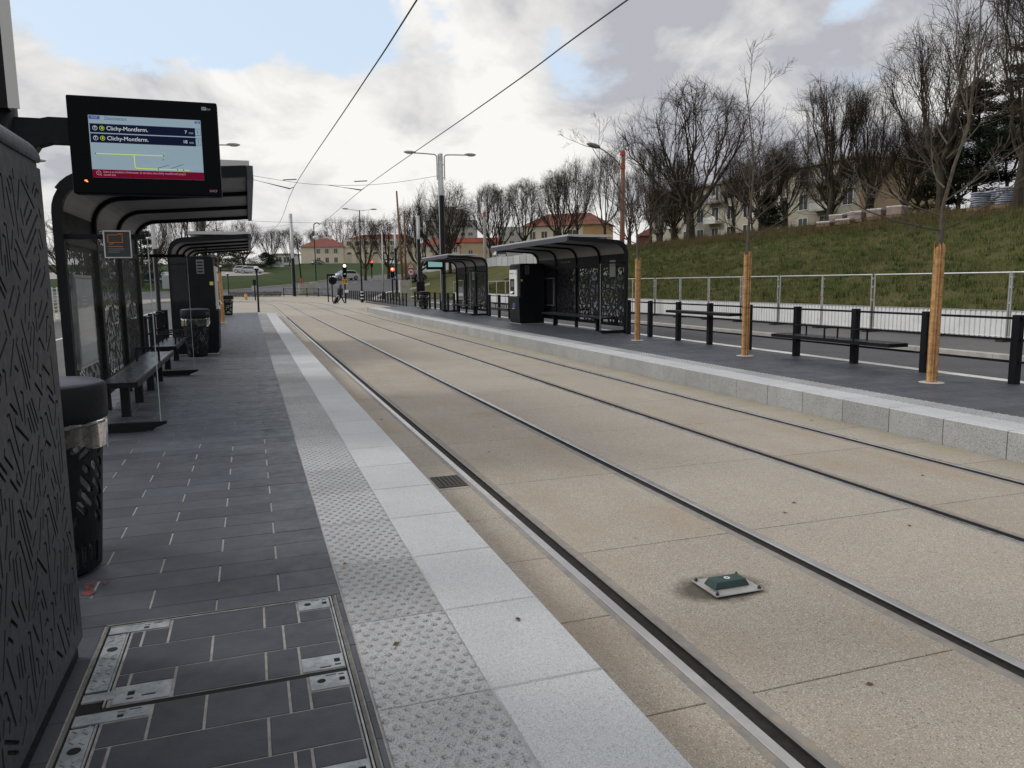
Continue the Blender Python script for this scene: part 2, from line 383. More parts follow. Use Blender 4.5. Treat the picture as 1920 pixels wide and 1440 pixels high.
def bed_extra(t, g, col, mix, mrange, noise):
    # rust-coloured wash drawn along each running rail, and green algae along the far kerb: stains of the concrete itself
    s = t.nodes.new('ShaderNodeSeparateXYZ'); t.links.new(g.outputs['Position'], s.inputs[0])
    nz = noise(0.9, 5.0)
    for x0, w in ((2.25, 0.34), (3.05, 0.45), (5.5, 0.42), (6.2, 0.3), (1.6, 0.3)):
        n = t.nodes.new('ShaderNodeMath'); n.operation = 'SUBTRACT'; n.inputs[1].default_value = x0; t.links.new(s.outputs[0], n.inputs[0])
        ab = t.nodes.new('ShaderNodeMath'); ab.operation = 'ABSOLUTE'; t.links.new(n.outputs[0], ab.inputs[0])
        f = mrange(ab.outputs[0], 0.0, w, 0.42, 0.0); mu = t.nodes.new('ShaderNodeMath'); mu.operation = 'MULTIPLY'
        t.links.new(f, mu.inputs[0]); t.links.new(mrange(nz, 0.42, 0.66, 0.0, 1.0), mu.inputs[1])
        col = mix(mu.outputs[0], col, (0.30, 0.215, 0.125))
    # oily ring round the bolted plate, ragged by noise, and scattered drips
    vm = t.nodes.new('ShaderNodeVectorMath'); vm.operation = 'SUBTRACT'; vm.inputs[1].default_value = (2.6, 3.80, 0); t.links.new(g.outputs['Position'], vm.inputs[0])
    vs_ = t.nodes.new('ShaderNodeVectorMath'); vs_.operation = 'MULTIPLY'; vs_.inputs[1].default_value = (1.0, 1.5, 0); t.links.new(vm.outputs[0], vs_.inputs[0])
    ln_ = t.nodes.new('ShaderNodeVectorMath'); ln_.operation = 'LENGTH'; t.links.new(vs_.outputs[0], ln_.inputs[0])
    ad_ = t.nodes.new('ShaderNodeMath'); ad_.operation = 'MULTIPLY_ADD'; ad_.inputs[1].default_value = 0.22; t.links.new(noise(14, 5.0, 0.7), ad_.inputs[0]); t.links.new(ln_.outputs['Value'], ad_.inputs[2])
    col = mix(mrange(ad_.outputs[0], 0.33, 0.45, 0.85, 0.0), col, (0.055, 0.045, 0.034))
    col = mix(mrange(noise(8.0, 2.0, 0.5), 0.72, 0.78, 0.0, 0.45), col, (0.12, 0.105, 0.09))
    n = t.nodes.new('ShaderNodeMath'); n.operation = 'MULTIPLY'
    t.links.new(mrange(s.outputs[0], 6.6, 7.25, 0.0, 0.6), n.inputs[0]); t.links.new(mrange(noise(1.7, 5.0), 0.35, 0.65, 0.2, 1.0), n.inputs[1])
    return mix(n.outputs[0], col, (0.27, 0.25, 0.13))
concrete = mat('exposed_aggregate', (0.335, 0.300, 0.256), 0.85, c2=(0.39, 0.352, 0.302), ns=0.8, lo=0.3, hi=0.7,
               speck=[(230, (0.19, 0.165, 0.135), 0.55, 0.75, 0.5), (210, (0.62, 0.58, 0.52), 0.84, 0.9, 0.7), (150, (0.08, 0.07, 0.06), 0.965, 0.975, 0.7)], bump=(110, 0.5, 0.005), rand=0.03,
               grime=(2.4, (0.25, 0.215, 0.17), 0.58, 0.85, 0.3), extra=bed_extra)
plaza_m = mat('plaza_concrete', (0.37, 0.345, 0.30), 0.85, c2=(0.42, 0.39, 0.34), ns=0.25, speck=[(60, (0.30, 0.26, 0.21), 0.6, 0.8, 0.4)], bump=(60, 0.4, 0.005))
joint_m = mat('joint_grit', (0.10, 0.085, 0.07), 0.95)  # dark brown grit colour of the joints between trackbed slabs
steel = mat('rail_steel', (0.56, 0.545, 0.55), 0.3, met=1.0, c2=(0.44, 0.425, 0.43), ns=2, bump=(70, 0.08, 0.002))
rail_web = mat('rail_side_steel', (0.36, 0.35, 0.345), 0.45, met=0.8, c2=(0.24, 0.21, 0.19), ns=9)
rubber = mat('groove_rubber', (0.018, 0.0175, 0.017), 0.8, c2=(0.030, 0.028, 0.026), ns=30, spec=0.2)
grout = mat('rail_grout', (0.20, 0.195, 0.19), 0.8, c2=(0.27, 0.255, 0.235), ns=7, grime=(11, (0.32, 0.27, 0.21), 0.5, 0.62, 0.8))
asphalt = mat('asphalt', (0.055, 0.055, 0.062), 0.85, c2=(0.075, 0.075, 0.082), ns=0.7, speck=[(120, (0.13, 0.13, 0.135), 0.8, 0.9, 0.6)], bump=(140, 0.5, 0.006))
asphalt2 = mat('worn_asphalt', (0.085, 0.085, 0.09), 0.85, c2=(0.115, 0.113, 0.112), ns=0.6, speck=[(110, (0.18, 0.175, 0.17), 0.8, 0.9, 0.5)], bump=(120, 0.5, 0.006))
white_p = mat('road_paint', (0.74, 0.74, 0.72), 0.6, c2=(0.60, 0.60, 0.58), ns=5, bump=(60, 0.2, 0.002))
kerb_m = mat('road_kerb', (0.33, 0.325, 0.31), 0.85, c2=(0.42, 0.41, 0.39), ns=3, bump=(50, 0.4, 0.005))
grass_m = mat('rough_grass', (0.060, 0.076, 0.023), 0.95, c2=(0.108, 0.100, 0.045), ns=0.5, lo=0.36, hi=0.64, nd=8, bump=(5, 1.0, 0.12), spec=0.1, grime=(2.2, (0.10, 0.08, 0.045), 0.55, 0.72, 0.7))
lawn_m = mat('mown_lawn', (0.030, 0.050, 0.015), 0.95, c2=(0.042, 0.062, 0.019), ns=0.3, bump=(4, 0.6, 0.05), spec=0.1)
black = mat('black_powder_coat', (0.0065, 0.0075, 0.0105), 0.5, c2=(0.010, 0.011, 0.0145), ns=3, bump=(300, 0.06, 0.001), spec=0.14)
black2 = mat('satin_black_steel', (0.0035, 0.0045, 0.0065), 0.5, spec=0.06)
anth = mat('anthracite_sheet', (0.034, 0.037, 0.045), 0.5, c2=(0.042, 0.045, 0.054), ns=2, bump=(260, 0.08, 0.001), spec=0.25)
soffit = mat('grey_soffit_sheet', (0.21, 0.213, 0.215), 0.5, c2=(0.25, 0.25, 0.252), ns=1.5, met=0.2)
roofgrey = mat('pale_roof_sheet', (0.42, 0.43, 0.44), 0.45, c2=(0.50, 0.505, 0.51), ns=2, met=0.3)
alu = mat('brushed_aluminium', (0.50, 0.51, 0.52), 0.38, met=0.9, c2=(0.42, 0.43, 0.44), ns=8)
galv = mat('galvanised_steel', (0.25, 0.275, 0.30), 0.5, met=0.35, c2=(0.36, 0.395, 0.42), ns=14, nd=8, lo=0.4, hi=0.6, speck=[(60, (0.42, 0.45, 0.48), 0.6, 0.9, 0.4)], grime=(22, (0.15, 0.16, 0.17), 0.56, 0.7, 0.6), bump=(40, 0.12, 0.002))
galv_p = mat('galvanised_pole', (0.40, 0.41, 0.42), 0.5, met=0.5, c2=(0.48, 0.49, 0.50), ns=4)
dark_hole = mat('dark_cavity', (0.006, 0.006, 0.007), 0.9)
wht = mat('white_enamel', (0.72, 0.73, 0.74), 0.4, c2=(0.66, 0.67, 0.68), ns=3)
glass_m = glass('shelter_glass', (0.95, 0.965, 0.97), 0.0, 0.004)
glass_d = glass('smoked_glass', (0.30, 0.34, 0.36), 0.05, 0.03, (0.25, 0.28, 0.30))
sheetglass = glass('car_glass', (0.12, 0.14, 0.15), 0.08)

# ground: one sheet from the near road to the horizon
def axis(segs):
    o = []
    for a, b, st in segs:
        n = max(1, round((b-a)/st)); o += [a+(b-a)*i/n for i in range(n)]
    return o+[segs[-1][1]]
gx = axis([(-900, -200, 50), (-200, -40, 10), (-40, 16, 4), (16, 48, 1.0), (48, 100, 4), (100, 260, 16), (260, 900, 40)])
gy = axis([(-80, 0, 10), (0, 90, 1.5), (90, 130, 1.2), (130, 280, 6), (280, 900, 40), (900, 1500, 120)])
def sunk(x, y):
    z = G(x, y)
    if y < 97 and x < 18.6: z -= 0.10
    else: z -= 0.03
    return z
mb = MB(); nx = len(gx)
mb.v = [(x, y, sunk(x, y)) for y in gy for x in gx]
mb.f = [(j*nx+i, j*nx+i+1, (j+1)*nx+i+1, (j+1)*nx+i) for j in range(len(gy)-1) for i in range(nx-1)]
ground = tag(mb.build('ground', grass_m, smooth=True), kind='structure')

def patch(name, poly, dz, m, step=2.0, zf=None, kind='structure'):
    """sheet over the terrain inside a plan polygon"""
    dense = []
    for (a, b), (c, d) in zip(poly, poly[1:]+poly[:1]):
        n = max(1, int(math.hypot(c-a, d-b)/step)); dense += [(a+(c-a)*i/n, b+(d-b)*i/n) for i in range(n)]
    xs = [p[0] for p in poly]; ys = [p[1] for p in poly]; pts = []
    def inside(x, y):
        r = False
        for (a, b), (c, d) in zip(poly, poly[1:]+poly[:1]):
            if (b > y) != (d > y) and x < (c-a)*(y-b)/(d-b)+a: r = not r
        return r
    i = 0; X = min(xs)+step*0.37
    while X < max(xs):
        Y = min(ys)+step*0.41
        while Y < max(ys):
            if inside(X, Y): pts.append((X, Y))
            Y += step
        X += step
    vs, fs = cdt_faces([dense], pts); zf = zf or G
    o = MB().add([(x, y, zf(x, y)+dz) for x, y in vs], fs).build(name, m, smooth=False)
    return tag(o, kind=kind)
def ribbon(name, pl, w, h, m, dz=0.0, parent=None, zf=None):
    """kerb: rectangular section swept along a plan polyline on the terrain"""
    zf = zf or G; mb = MB(); k = len(pl)
    for i, (x, y) in enumerate(pl):
        a, b = pl[max(i-1, 0)], pl[min(i+1, k-1)]; dx, dy = b[0]-a[0], b[1]-a[1]; l = math.hypot(dx, dy); nxn, nyn = -dy/l*w/2, dx/l*w/2; z = zf(x, y)+dz
        mb.v += [(x+nxn, y+nyn, z-0.2), (x+nxn, y+nyn, z+h), (x-nxn, y-nyn, z+h), (x-nxn, y-nyn, z-0.2)]
    for i in range(k-1):
        for j in range(4): mb.f.append((i*4+j, i*4+(j+1) % 4, (i+1)*4+(j+1) % 4, (i+1)*4+j))
    mb.f += [(0, 1, 2, 3), tuple(4*(k-1)+j for j in (3, 2, 1, 0))]
    return mb.build(name, m, parent)
def poly_curve(pts, n=8):
    o = []
    P = [pts[0]]+list(pts)+[pts[-1]]
    for i in range(1, len(P)-2):
        p0, p1, p2, p3 = P[i-1], P[i], P[i+1], P[i+2]
        for s in range(n):
            t = s/n
            o.append(tuple(0.5*((2*p1[k])+(-p0[k]+p2[k])*t+(2*p0[k]-5*p1[k]+4*p2[k]-p3[k])*t*t+(-p0[k]+3*p1[k]-3*p2[k]+p3[k])*t**3) for k in range(len(p1))))
    return o+[tuple(pts[-1])]

# ------------------------------------------------------------------ roads and far paving
PZ = 0.295                                  # platform level above the rails
def sR(y): return 0.005*max(0.0, y-10)       # the far track and platform run a touch off parallel
plaza = patch('plaza', [(-14, 47), (7.0, 47), (13.2, 55), (12.6, 80), (12.3, 98), (9.5, 104), (4, 106.5), (-14, 106.5)], -0.012, plaza_m, 3.0)
road_r = tag(MB().box(10.95, 14.85, -20, 78, -0.3, 0.09).build('road', asphalt), kind='structure')
side_r = tag(MB().box(15.05, 18.9, -20, 78, -0.3, 0.20).build('pavement', asphalt2), kind='structure')
for i in range(34):                         # kerb stones along the road, far side
    y0 = 2+i*2.0
    MB().cbox(14.85, 15.05, y0+0.004, y0+1.996, -0.2, 0.225, 0.012).build('kerb_stone', kerb_m, side_r)
road_l = tag(MB().box(-10.5, -2.62, -20, 100, -0.3, 0.10).build('side_road', asphalt2), kind='structure')
for i in range(40):
    MB().cbox(-2.62, -2.45, 1+i*1.5+0.004, 1+i*1.5+1.496, -0.2, 0.26, 0.012).build('kerb_stone', kerb_m, road_l)
MB().box(-6.4, -6.25, 5, 60, 0.1, 0.104).build('lane_line', white_p, road_l)
lot = patch('parking_lot', [(-70, 128), (1.5, 150), (4.5, 166), (-6, 178), (-70, 178)], 0.05, mat('pale_parking', (0.26, 0.255, 0.25), 0.9, c2=(0.31, 0.305, 0.30), ns=0.3), 5)
edge_lawn = [(-60, 111), (-20, 111), (-4, 112), (3, 116), (10.5, 122.5), (14.5, 128), (19, 136), (27, 150)]
far_road = patch('far_road', [(-60, 100), (-14, 103), (-2, 106.6), (4, 107), (10.2, 104.5), (12.8, 98), (13.2, 80), (14.8, 78), (15.4, 90), (19.5, 108), (24, 124), (31, 142), (40, 158), (36, 160)]+list(reversed(edge_lawn)), 0.02, mat('blue_grey_asphalt', (0.085, 0.088, 0.10), 0.85, c2=(0.105, 0.107, 0.12), ns=0.4, bump=(90, 0.4, 0.006)), 2.2)
lawn = patch('lawn', list(edge_lawn)+[(40, 176), (44, 240), (20, 262), (-60, 240), (-60, 182), (-5, 182), (6, 168), (3, 149), (-60, 126)], 0.05, lawn_m, 5)
ribbon('kerb', poly_curve(edge_lawn, 5), 0.25, 0.14, kerb_m, 0.02, far_road)
isl = [(13.6, 84), (13.9, 90), (14.6, 95.5), (15.9, 100.5), (17.2, 104.5), (18.8, 107.0), (21.5, 108.6), (24.5, 108.5)]
ribbon('island_kerb', poly_curve(isl, 6), 0.55, 0.16, mat('pale_kerb', (0.58, 0.57, 0.55), 0.8), 0.02, far_road)
patch('turning_bay', [(14.4, 80), (14.6, 90), (15.4, 96), (16.6, 101), (18.0, 104.5), (19.6, 106.6), (25, 107.5), (23, 96), (20, 80)], 0.10, asphalt, 2.0)
mbp = MB()
for a, b in (((15.6, 92.2), (17.2, 92.4)), ((17.8, 92.5), (20.2, 92.8))):
    mbp.bar((a[0], a[1], G(*a)+0.115), (b[0], b[1], G(*b)+0.115), 0.7, 0.012)
mbp.build('stop_line', white_p, far_road)
wmk = MB()
for i in range(12):                          # broken white line up the far road
    t0 = (6+i*1.5, 111+i*1.5); t1 = (6.8+i*1.5, 111.8+i*1.5)
    wmk.bar((t0[0], t0[1], G(*t0)+0.035), (t1[0], t1[1], G(*t1)+0.035), 0.15, 0.01)
wmk.build('lane_line', white_p, far_road)

# ------------------------------------------------------------------ left platform
rng = random.Random(5)
LX0, LXD, LXT, LXE = -2.45, 0.358, 0.803, 1.276
plat_l = tag(MB().box(LX0, LXE-0.03, -3, 47.2, -0.3, PZ-0.006).build('left_platform', mortar), kind='structure')
HX0, HX1, HY0, HY1 = -0.705, 0.312, 1.4, 3.80     # access cover opening
SM = {}
def slab(name, x0, x1, y0, y1, z0, z1, m, parent, c=0.003, dz=0.0):
    key = (name, round(x1-x0, 3), round(y1-y0, 3), round(z1-z0, 3))
    if key not in SM:
        w, d = (x1-x0)/2, (y1-y0)/2; SM[key] = MB().cbox(-w, w, -d, d, z0-z1, 0, c).mesh(name); SM[key].materials.append(m)
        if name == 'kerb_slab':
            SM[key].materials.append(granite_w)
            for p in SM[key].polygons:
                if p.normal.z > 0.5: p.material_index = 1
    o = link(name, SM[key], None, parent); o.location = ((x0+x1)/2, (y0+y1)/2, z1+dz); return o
stones = []; ROW = 0.245; row = 0; y = -1.19
far_mb = MB()
while y < 47.0:
    off = 0.0 if row % 2 else 0.305
    xs = [LX0]
    xx = -2.38+off-0.61
    while xx < LXD: 
        if xx > LX0+0.05: xs.append(xx)
        xx += 0.61
    # joints of the two bonds fall at -0.55 / 0.06 and at -0.24
    xs = [LX0]+[q for q in ((-2.38, -1.77, -1.16, -0.55, 0.06) if row % 2 else (-2.07, -1.46, -0.85, -0.24)) if q > LX0+0.03]+[LXD]
    for a, b in zip(xs, xs[1:]):
        y1 = y+ROW
        cuts = [(a, b)]
        if y1 > HY0 and y < HY1-0.02:            # leave the access cover free
            cuts = []
            if y < HY1 < y1-0.03: stones.append((a+0.004, b-0.004, HY1+0.014, y1-0.0015))
            if a < HX0-0.03: cuts.append((a, min(b, HX0-0.012)))
            if b > HX1+0.03: cuts.append((max(a, HX1+0.012), b))
        for (p, q) in cuts:
            if q-p < 0.03: continue
            gj = 0.0055 if y < 8 else 0.003; stones.append((p+gj, q-gj, y+rng.choice((0.001, 0.001, 0.0015, 0.004)), (HY1+0.011 if (cuts != [(a, b)] and y < HY1 < y1-0.03) else y1-0.0015)))
    y += ROW; row += 1
def near(s): return math.hypot((s[0]+s[1])/2*1.4, s[3])
vis = [s for s in stones if s[1] > -2.0 and s[3] > 1.2 and not (s[0] < -0.72 and s[3] < 3.6)]
vis.sort(key=near)
for s in vis[:295]:
    slab('paving_stone', *s, PZ-0.05, PZ, stone_dark, plat_l, 0.0025, dz=rng.uniform(-0.0012, 0.0012))
for s in vis[295:]: far_mb.box(*s, PZ-0.01, PZ)
rest = far_mb.build('distant_paving_stones', stone_dark, plat_l); rest['kind'] = 'stuff'
hid = MB()
for s in stones:
    if s not in vis: hid.box(*s, PZ-0.01, PZ-0.001)
hid.build('covered_paving_stones', stone_dark, plat_l)['kind'] = 'stuff'
# tactile slabs with blister domes and pale edge slabs
PITCH = 0.767; tl = 0.444; wl = LXE-LXT
def dome_slab(w, d, nxd, nyd):
    mb = MB(); mb.cbox(-w/2, w/2, -d/2, d/2, -0.05, 0, 0.003)
    for j in range(nyd):
        for i in range(nxd):
            cx = -w/2+(i+0.5+(0.25 if j % 2 else -0.25))*w/nxd; cy = -d/2+(j+0.5)*d/nyd
            o = len(mb.v); rr = 0.0155
            for (r, z) in ((rr, 0.0002), (rr*0.78, 0.0052), (rr*0.35, 0.007)):
                for q in range(8): a = q*math.pi/4; mb.v.append((cx+r*math.cos(a), cy+r*math.sin(a), z))
            for L in (0, 1):
                for q in range(8): mb.f.append((o+L*8+q, o+L*8+(q+1) % 8, o+L*8+8+(q+1) % 8, o+L*8+8+q))
            mb.f.append(tuple(o+16+q for q in range(8)))
    me = mb.mesh('tactile_slab'); me.materials.append(granite_t); me.materials.append(granite_d)
    for p in me.polygons:
        if p.index >= 10: p.material_index = 1
    return me
TS = dome_slab(tl-0.008, PITCH-0.008, 7, 14)
for k in range(58):
    y0 = 2.66+PITCH*(k-3); yc = y0+PITCH/2
    if y0 > 46.4: break
    o = link('tactile_slab', TS, None, plat_l); o.location = ((LXD+LXT)/2, yc, PZ+rng.uniform(-0.001, 0.001)); o.rotation_euler = (0, 0, math.pi*(k % 2))
    slab('edge_slab', LXT+0.004, LXE, y0+0.0035, y0+PITCH-0.0035, -0.05, PZ, granite_w, plat_l, 0.006, dz=rng.uniform(-0.001, 0.001))
# platform end: pale concrete apron ramping down to the crossing
MB().prism([(47.2, -0.1), (47.2, PZ-0.002), (51.5, 0.0), (51.5, -0.1)], lambda a, b, d: (d, a, b), LX0, LXE).build('end_ramp', plaza_m, plat_l)

# ------------------------------------------------------------------ right platform
RXK, RXG, RXT, RXB = 7.222, 7.70, 8.05, 10.95
mb = MB()
ys = [-3+i*4 for i in range(15)]
def strip(x0f, x1f, z0, z1, ylist):
    b = MB()
    for i, yy in enumerate(ylist):
        x0, x1 = x0f+sR(yy), x1f+sR(yy); b.v += [(x0, yy, z0), (x1, yy, z0), (x1, yy, z1), (x0, yy, z1)]
    for i in range(len(ylist)-1):
        for j in range(4): b.f.append((i*4+j, i*4+(j+1) % 4, i*4+4+(j+1) % 4, i*4+4+j))
    k = 4*(len(ylist)-1); b.f += [(3, 2, 1, 0), (k, k+1, k+2, k+3)]
    return b
ysr = [-3+i*3.9 for i in range(15)]+[52.0]
plat_r = tag(strip(RXK+0.12, RXB-0.10, -0.3, PZ-0.006, ysr).build('right_platform', mortar), kind='structure')
strip(RXB-0.33, RXB-0.09, -0.3, PZ-0.001, ysr).build('rear_edging', white_p, plat_r)
k = 0
for k in range(75):
    y0 = 4.86+PITCH*(k-6)-0.02; yc = y0+PITCH/2
    if y0 > 51.5: break
    d = sR(yc)
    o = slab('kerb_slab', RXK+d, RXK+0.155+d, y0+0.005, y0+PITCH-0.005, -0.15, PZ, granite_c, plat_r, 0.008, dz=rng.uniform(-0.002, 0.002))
    slab('edge_slab', RXK+0.158+d, RXG+d, y0+0.003, y0+PITCH-0.003, PZ-0.05, PZ, granite_w, plat_r, 0.003, dz=-0.001)
TS2 = dome_slab(RXT-RXG-0.008, PITCH-0.008, 6, 14)
for k in range(62):
    y0 = 4.86+PITCH*(k-4); yc = y0+PITCH/2
    if y0 > 46: break
    o = link('tactile_slab', TS2, None, plat_r); o.location = ((RXG+RXT)/2+sR(yc), yc, PZ)
sr = []; y = 2.0; row = 0
while y < 51.8:
    xs = [RXT]+[q for q in ((8.45, 9.06, 9.67, 10.28) if row % 2 else (8.14, 8.75, 9.36, 9.97)) if RXT+0.1 < q]+[RXB-0.335]
    for a, b in zip(xs, xs[1:]): sr.append((a+0.004+sR(y), b-0.004+sR(y), y+0.0015, y+ROW-0.0015))
    y += ROW; row += 1
vr = [s for s in sr if s[2] > s[0]*0.70-1.2]
for s in vr[:295]: slab('paving_stone', *s, PZ-0.05, PZ, stone_dark, plat_r, 0.0025, dz=rng.uniform(-0.001, 0.001))
fm = MB()
for s in sr:
    if s not in vr[:295]: fm.box(*s, PZ-0.01, PZ)
fm.build('distant_paving_stones', stone_dark, plat_r)['kind'] = 'stuff'
d = sR(52)
MB().prism([(52.0, -0.1), (52.0, PZ-0.002), (58.5, 0.0), (58.5, -0.1)], lambda a, b, q: (q, a, b), RXK+d, RXB+d).build('end_ramp', plaza_m, plat_r)

# ------------------------------------------------------------------ tracks
bed = tag(MB().box(LXE-0.04, RXK+0.3, -6, 48, -0.35, -0.02).build('trackbed', joint_m), kind='structure')
def wx(x, y): return x+(sR(y)*min(1, max(0, (x-3.45)/1.5)))
def quad_slab(name, x0, x1, y0, y1, m, parent, dz=0.0):
    c = 0.003; b = MB()
    def ring(i, z): return [(wx(x0, y0)+i, y0+i, z), (wx(x1, y0)-i, y0+i, z), (wx(x1, y1)-i, y1-i, z), (wx(x0, y1)+i, y1-i, z)]
    b.v = ring(0, -0.1)+ring(0, -c+dz)+ring(c, dz)
    for L in (0, 4):
        for j in range(4): b.f.append((L+j, L+(j+1) % 4, L+4+(j+1) % 4, L+4+j))
    b.f.append((8, 9, 10, 11))
    return b.build(name, m, parent)
STR = [(1.285, 1.812, 0.96), (2.055, 3.243, 1.92), (3.452, 4.982, 1.92), (5.196, 6.372, 1.92), (6.586, 7.215, 0.96)]
for (x0, x1, st) in STR:
    y = 2.725-1.92*3
    while y < 27:
        quad_slab('concrete_slab', x0, x1, y+0.0045, y+st-0.0045, concrete, bed, rng.uniform(-0.0015, 0.0)); y += st
    yy = y
    while yy < 47.9:
        y2 = min(yy+7, 48)
        quad_slab('concrete_strip', x0, x1, yy+0.001, y2-0.001, concrete, bed, -0.001); yy = y2
# rails: grooved tram rail swept along straight then a left-hand curve
def path(x0, rad):
    pts = []; y = -6
    while y < 74: pts.append((wx(x0, y), y, 0.0, 1.0)); y += 2.0
    xs = wx(x0, 74); cx = xs-rad
    for i in range(0, 40):
        a = R(2.2*i); pts.append((cx+rad*math.cos(a), 74+rad*math.sin(a), -math.sin(a), math.cos(a)))
    return pts
def sweep(sec, pth, zoff=0.0):
    b = MB(); n = len(sec)
    for (x, y, tx, ty) in pth:
        z = G(x, y)
        for (a, h) in sec: b.v.append((x+ty*a, y-tx*a, z+h+zoff))
    for i in range(len(pth)-1):
        for j in range(n-1): b.f.append((i*n+j, i*n+j+1, (i+1)*n+j+1, (i+1)*n+j))
    return b
for (xc, rad, s) in ((1.954, 58.0, 1), (3.344, 59.4, -1), (5.089, 62.5, 1), (6.479, 63.9, -1)):
    pth = path(xc, rad)
    def mir(sec): return sec if s == 1 else [(-a, h) for a, h in reversed(sec)]
    rail = sweep(mir([(-0.100, -0.03), (-0.099, 0.0), (-0.094, 0.003), (-0.046, 0.003), (-0.040, -0.002), (-0.038, -0.05)]), pth).build('rail', steel, bed)
    sweep(mir([(-0.0385, -0.006), (-0.036, -0.015), (0.032, -0.015), (0.034, -0.004)]), pth).build('rail_groove', rubber, rail)
    sweep(mir([(0.0335, -0.05), (0.035, -0.001), (0.046, -0.001), (0.047, -0.03)]), pth).build('rail_lip', rail_web, rail)
    sweep(mir([(-0.142, -0.004), (-0.100, -0.001)]), pth).build('outer_grout', grout, rail)
    sweep(mir([(0.047, -0.001), (0.104, -0.004)]), pth).build('inner_grout', grout, rail)

# drain grate let into the strip beside the left platform
t = thing('drain_grate', 'small square cast-iron drain grate between white platform edge and first rail', 'drain', (1.675, 6.83, 0.0))
MB().box(-0.135, 0.135, -0.2, 0.2, -0.004, 0.0025).build('pit', dark_hole, t)
iron = mat('cast_iron', (0.055, 0.05, 0.047), 0.6, met=0.5, c2=(0.085, 0.075, 0.068), ns=30)
g = MB().box(-0.135, -0.12, -0.2, 0.2, 0.0, 0.008).box(0.12, 0.135, -0.2, 0.2, 0.0, 0.008).box(-0.12, 0.12, -0.2, -0.185, 0.0, 0.008).box(-0.12, 0.12, 0.185, 0.2, 0.0, 0.008)
g.build('grate_frame', iron, t)
for i in range(6): MB().box(-0.10+i*0.04-0.009, -0.10+i*0.04+0.009, -0.185, 0.185, 0.0026, 0.007).build('grate_bar', iron, t)
for j in range(8): MB().box(-0.12, 0.12, -0.165+j*0.047-0.008, -0.165+j*0.047+0.008, 0.0028, 0.0078).build('grate_bar', iron, t)
# green beacon on a steel plate between the near rails
t = thing('track_beacon', 'dark green beacon box bolted on a grey steel plate between the near rails', 'beacon', (2.65, 3.79, 0.004))
bevel(MB().box(-0.165, 0.165, -0.135, 0.135, 0.006, 0.013).build('base_plate', mat('plate_grey', (0.36, 0.355, 0.345), 0.5, met=0.3, c2=(0.43, 0.42, 0.41), ns=9), t), 0.004)
gm = mat('beacon_green', (0.006, 0.036, 0.035), 0.45, c2=(0.009, 0.045, 0.042), ns=14)
b = MB(); x0, x1, y0, y1 = -0.125, 0.125, -0.055, 0.065
b.add([(x0, y0, 0.013), (x1, y0, 0.013), (x1, y1, 0.013), (x0, y1, 0.013), (x0+0.022, y0+0.014, 0.054), (x1-0.022, y0+0.014, 0.054), (x1-0.022, y1-0.014, 0.054), (x0+0.022, y1-0.014, 0.054)],
      [(4, 5, 6, 7), (0, 1, 5, 4), (1, 2, 6, 5), (2, 3, 7, 6), (3, 0, 4, 7), (0, 3, 2, 1)])
bx = bevel(b.build('housing', gm, t), 0.006)
MB().lathe((0, 0.005, 0.0542), [(0.019, 0), (0.019, 0.0014), (0.008, 0.0014), (0.008, 0.0004)], 16, cap=False).build('white_ring', wht, bx)
for sx in (-1, 1):
    for sy in (-1, 1):
        bo = MB().lathe((sx*0.145, sy*0.115, 0.013), [(0.012, 0), (0.012, 0.008), (0.006, 0.008), (0.006, 0.018)], 6).build('bolt', iron, t)
for sy in (-0.03, 0.035): MB().lathe((-0.105, sy, 0.018), [(0.006, 0), (0.006, 0.012), (0.002, 0.014)], 8).build('rivet', wht, t)
MB().box(-0.165, -0.105, -0.128, -0.02, 0.0132, 0.0148).build('rating_plate', alu, t)

# ------------------------------------------------------------------ access cover in the left platform
t = thing('access_cover', 'paved steel access cover with galvanised corner plates set into the dark platform', 'access cover', (0, 0, PZ))
MB().box(HX0, HX1, HY0, HY1, -0.0058, -0.0048).build('gap_shade_sheet', dark_hole, t)  # thin black sheet that paints the shade in the gaps round the lids
fr = MB()
fr.box(HX0-0.008, HX1+0.010, HY1+0.001, HY1+0.012, -0.05, 0.0005).box(HX1-0.004, HX1+0.010, HY0, HY1-0.012, -0.05, 0.0015).box(HX0-0.008, HX0+0.004, HY0, HY1-0.012, -0.05, 0.0015)
fr.build('frame', mat('frame_mortar', (0.17, 0.168, 0.16), 0.9, c2=(0.11, 0.108, 0.10), ns=25), t)
MB().box(HX1-0.016, HX1-0.009, HY0, HY1-0.016, -0.03, 0.003).box(HX0+0.012, HX1-0.016, HY1-0.026, HY1-0.019, -0.03, 0.003).build('steel_rim', galv, t)
lidm = mat('lid_mortar', (0.34, 0.335, 0.325), 0.9, c2=(0.23, 0.226, 0.22), ns=20)
stone_lid = mat('lid_slate', (0.040, 0.045, 0.058), 0.5, c2=(0.058, 0.064, 0.080), ns=3, bump=(90, 0.2, 0.004), rand=0.15, spec=0.3)
def keyplate(name, x0, x1, y0, y1, holes, parent):
    polys = [[(x0, y0), (x1, y0), (x1, y1), (x0, y1)]]+holes
    vs, fs = cdt_faces(polys); n = len(vs)
    MB().box(x0+0.004, x1-0.004, y0+0.004, y1-0.004, -0.0023, -0.0012).build('keyhole_shade_sheet', dark_hole, parent)  # black sheet just under the plate, painting shade into its keyholes
    b = MB().add([(x, y, 0.002) for x, y in vs], fs)
    b.v += [(x, y, -0.02) for x, y in vs]; cnt = {}
    for f in fs:
        for p, q in zip(f, f[1:]+f[:1]): cnt[(p, q)] = 1
    for (p, q) in cnt:
        if (q, p) not in cnt: b.f.append((q, p, p+n, q+n))
    return b.build(name, galv, parent)
def rect(x, y, w, h): return [(x-w/2, y-h/2), (x+w/2, y-h/2), (x+w/2, y+h/2), (x-w/2, y+h/2)]
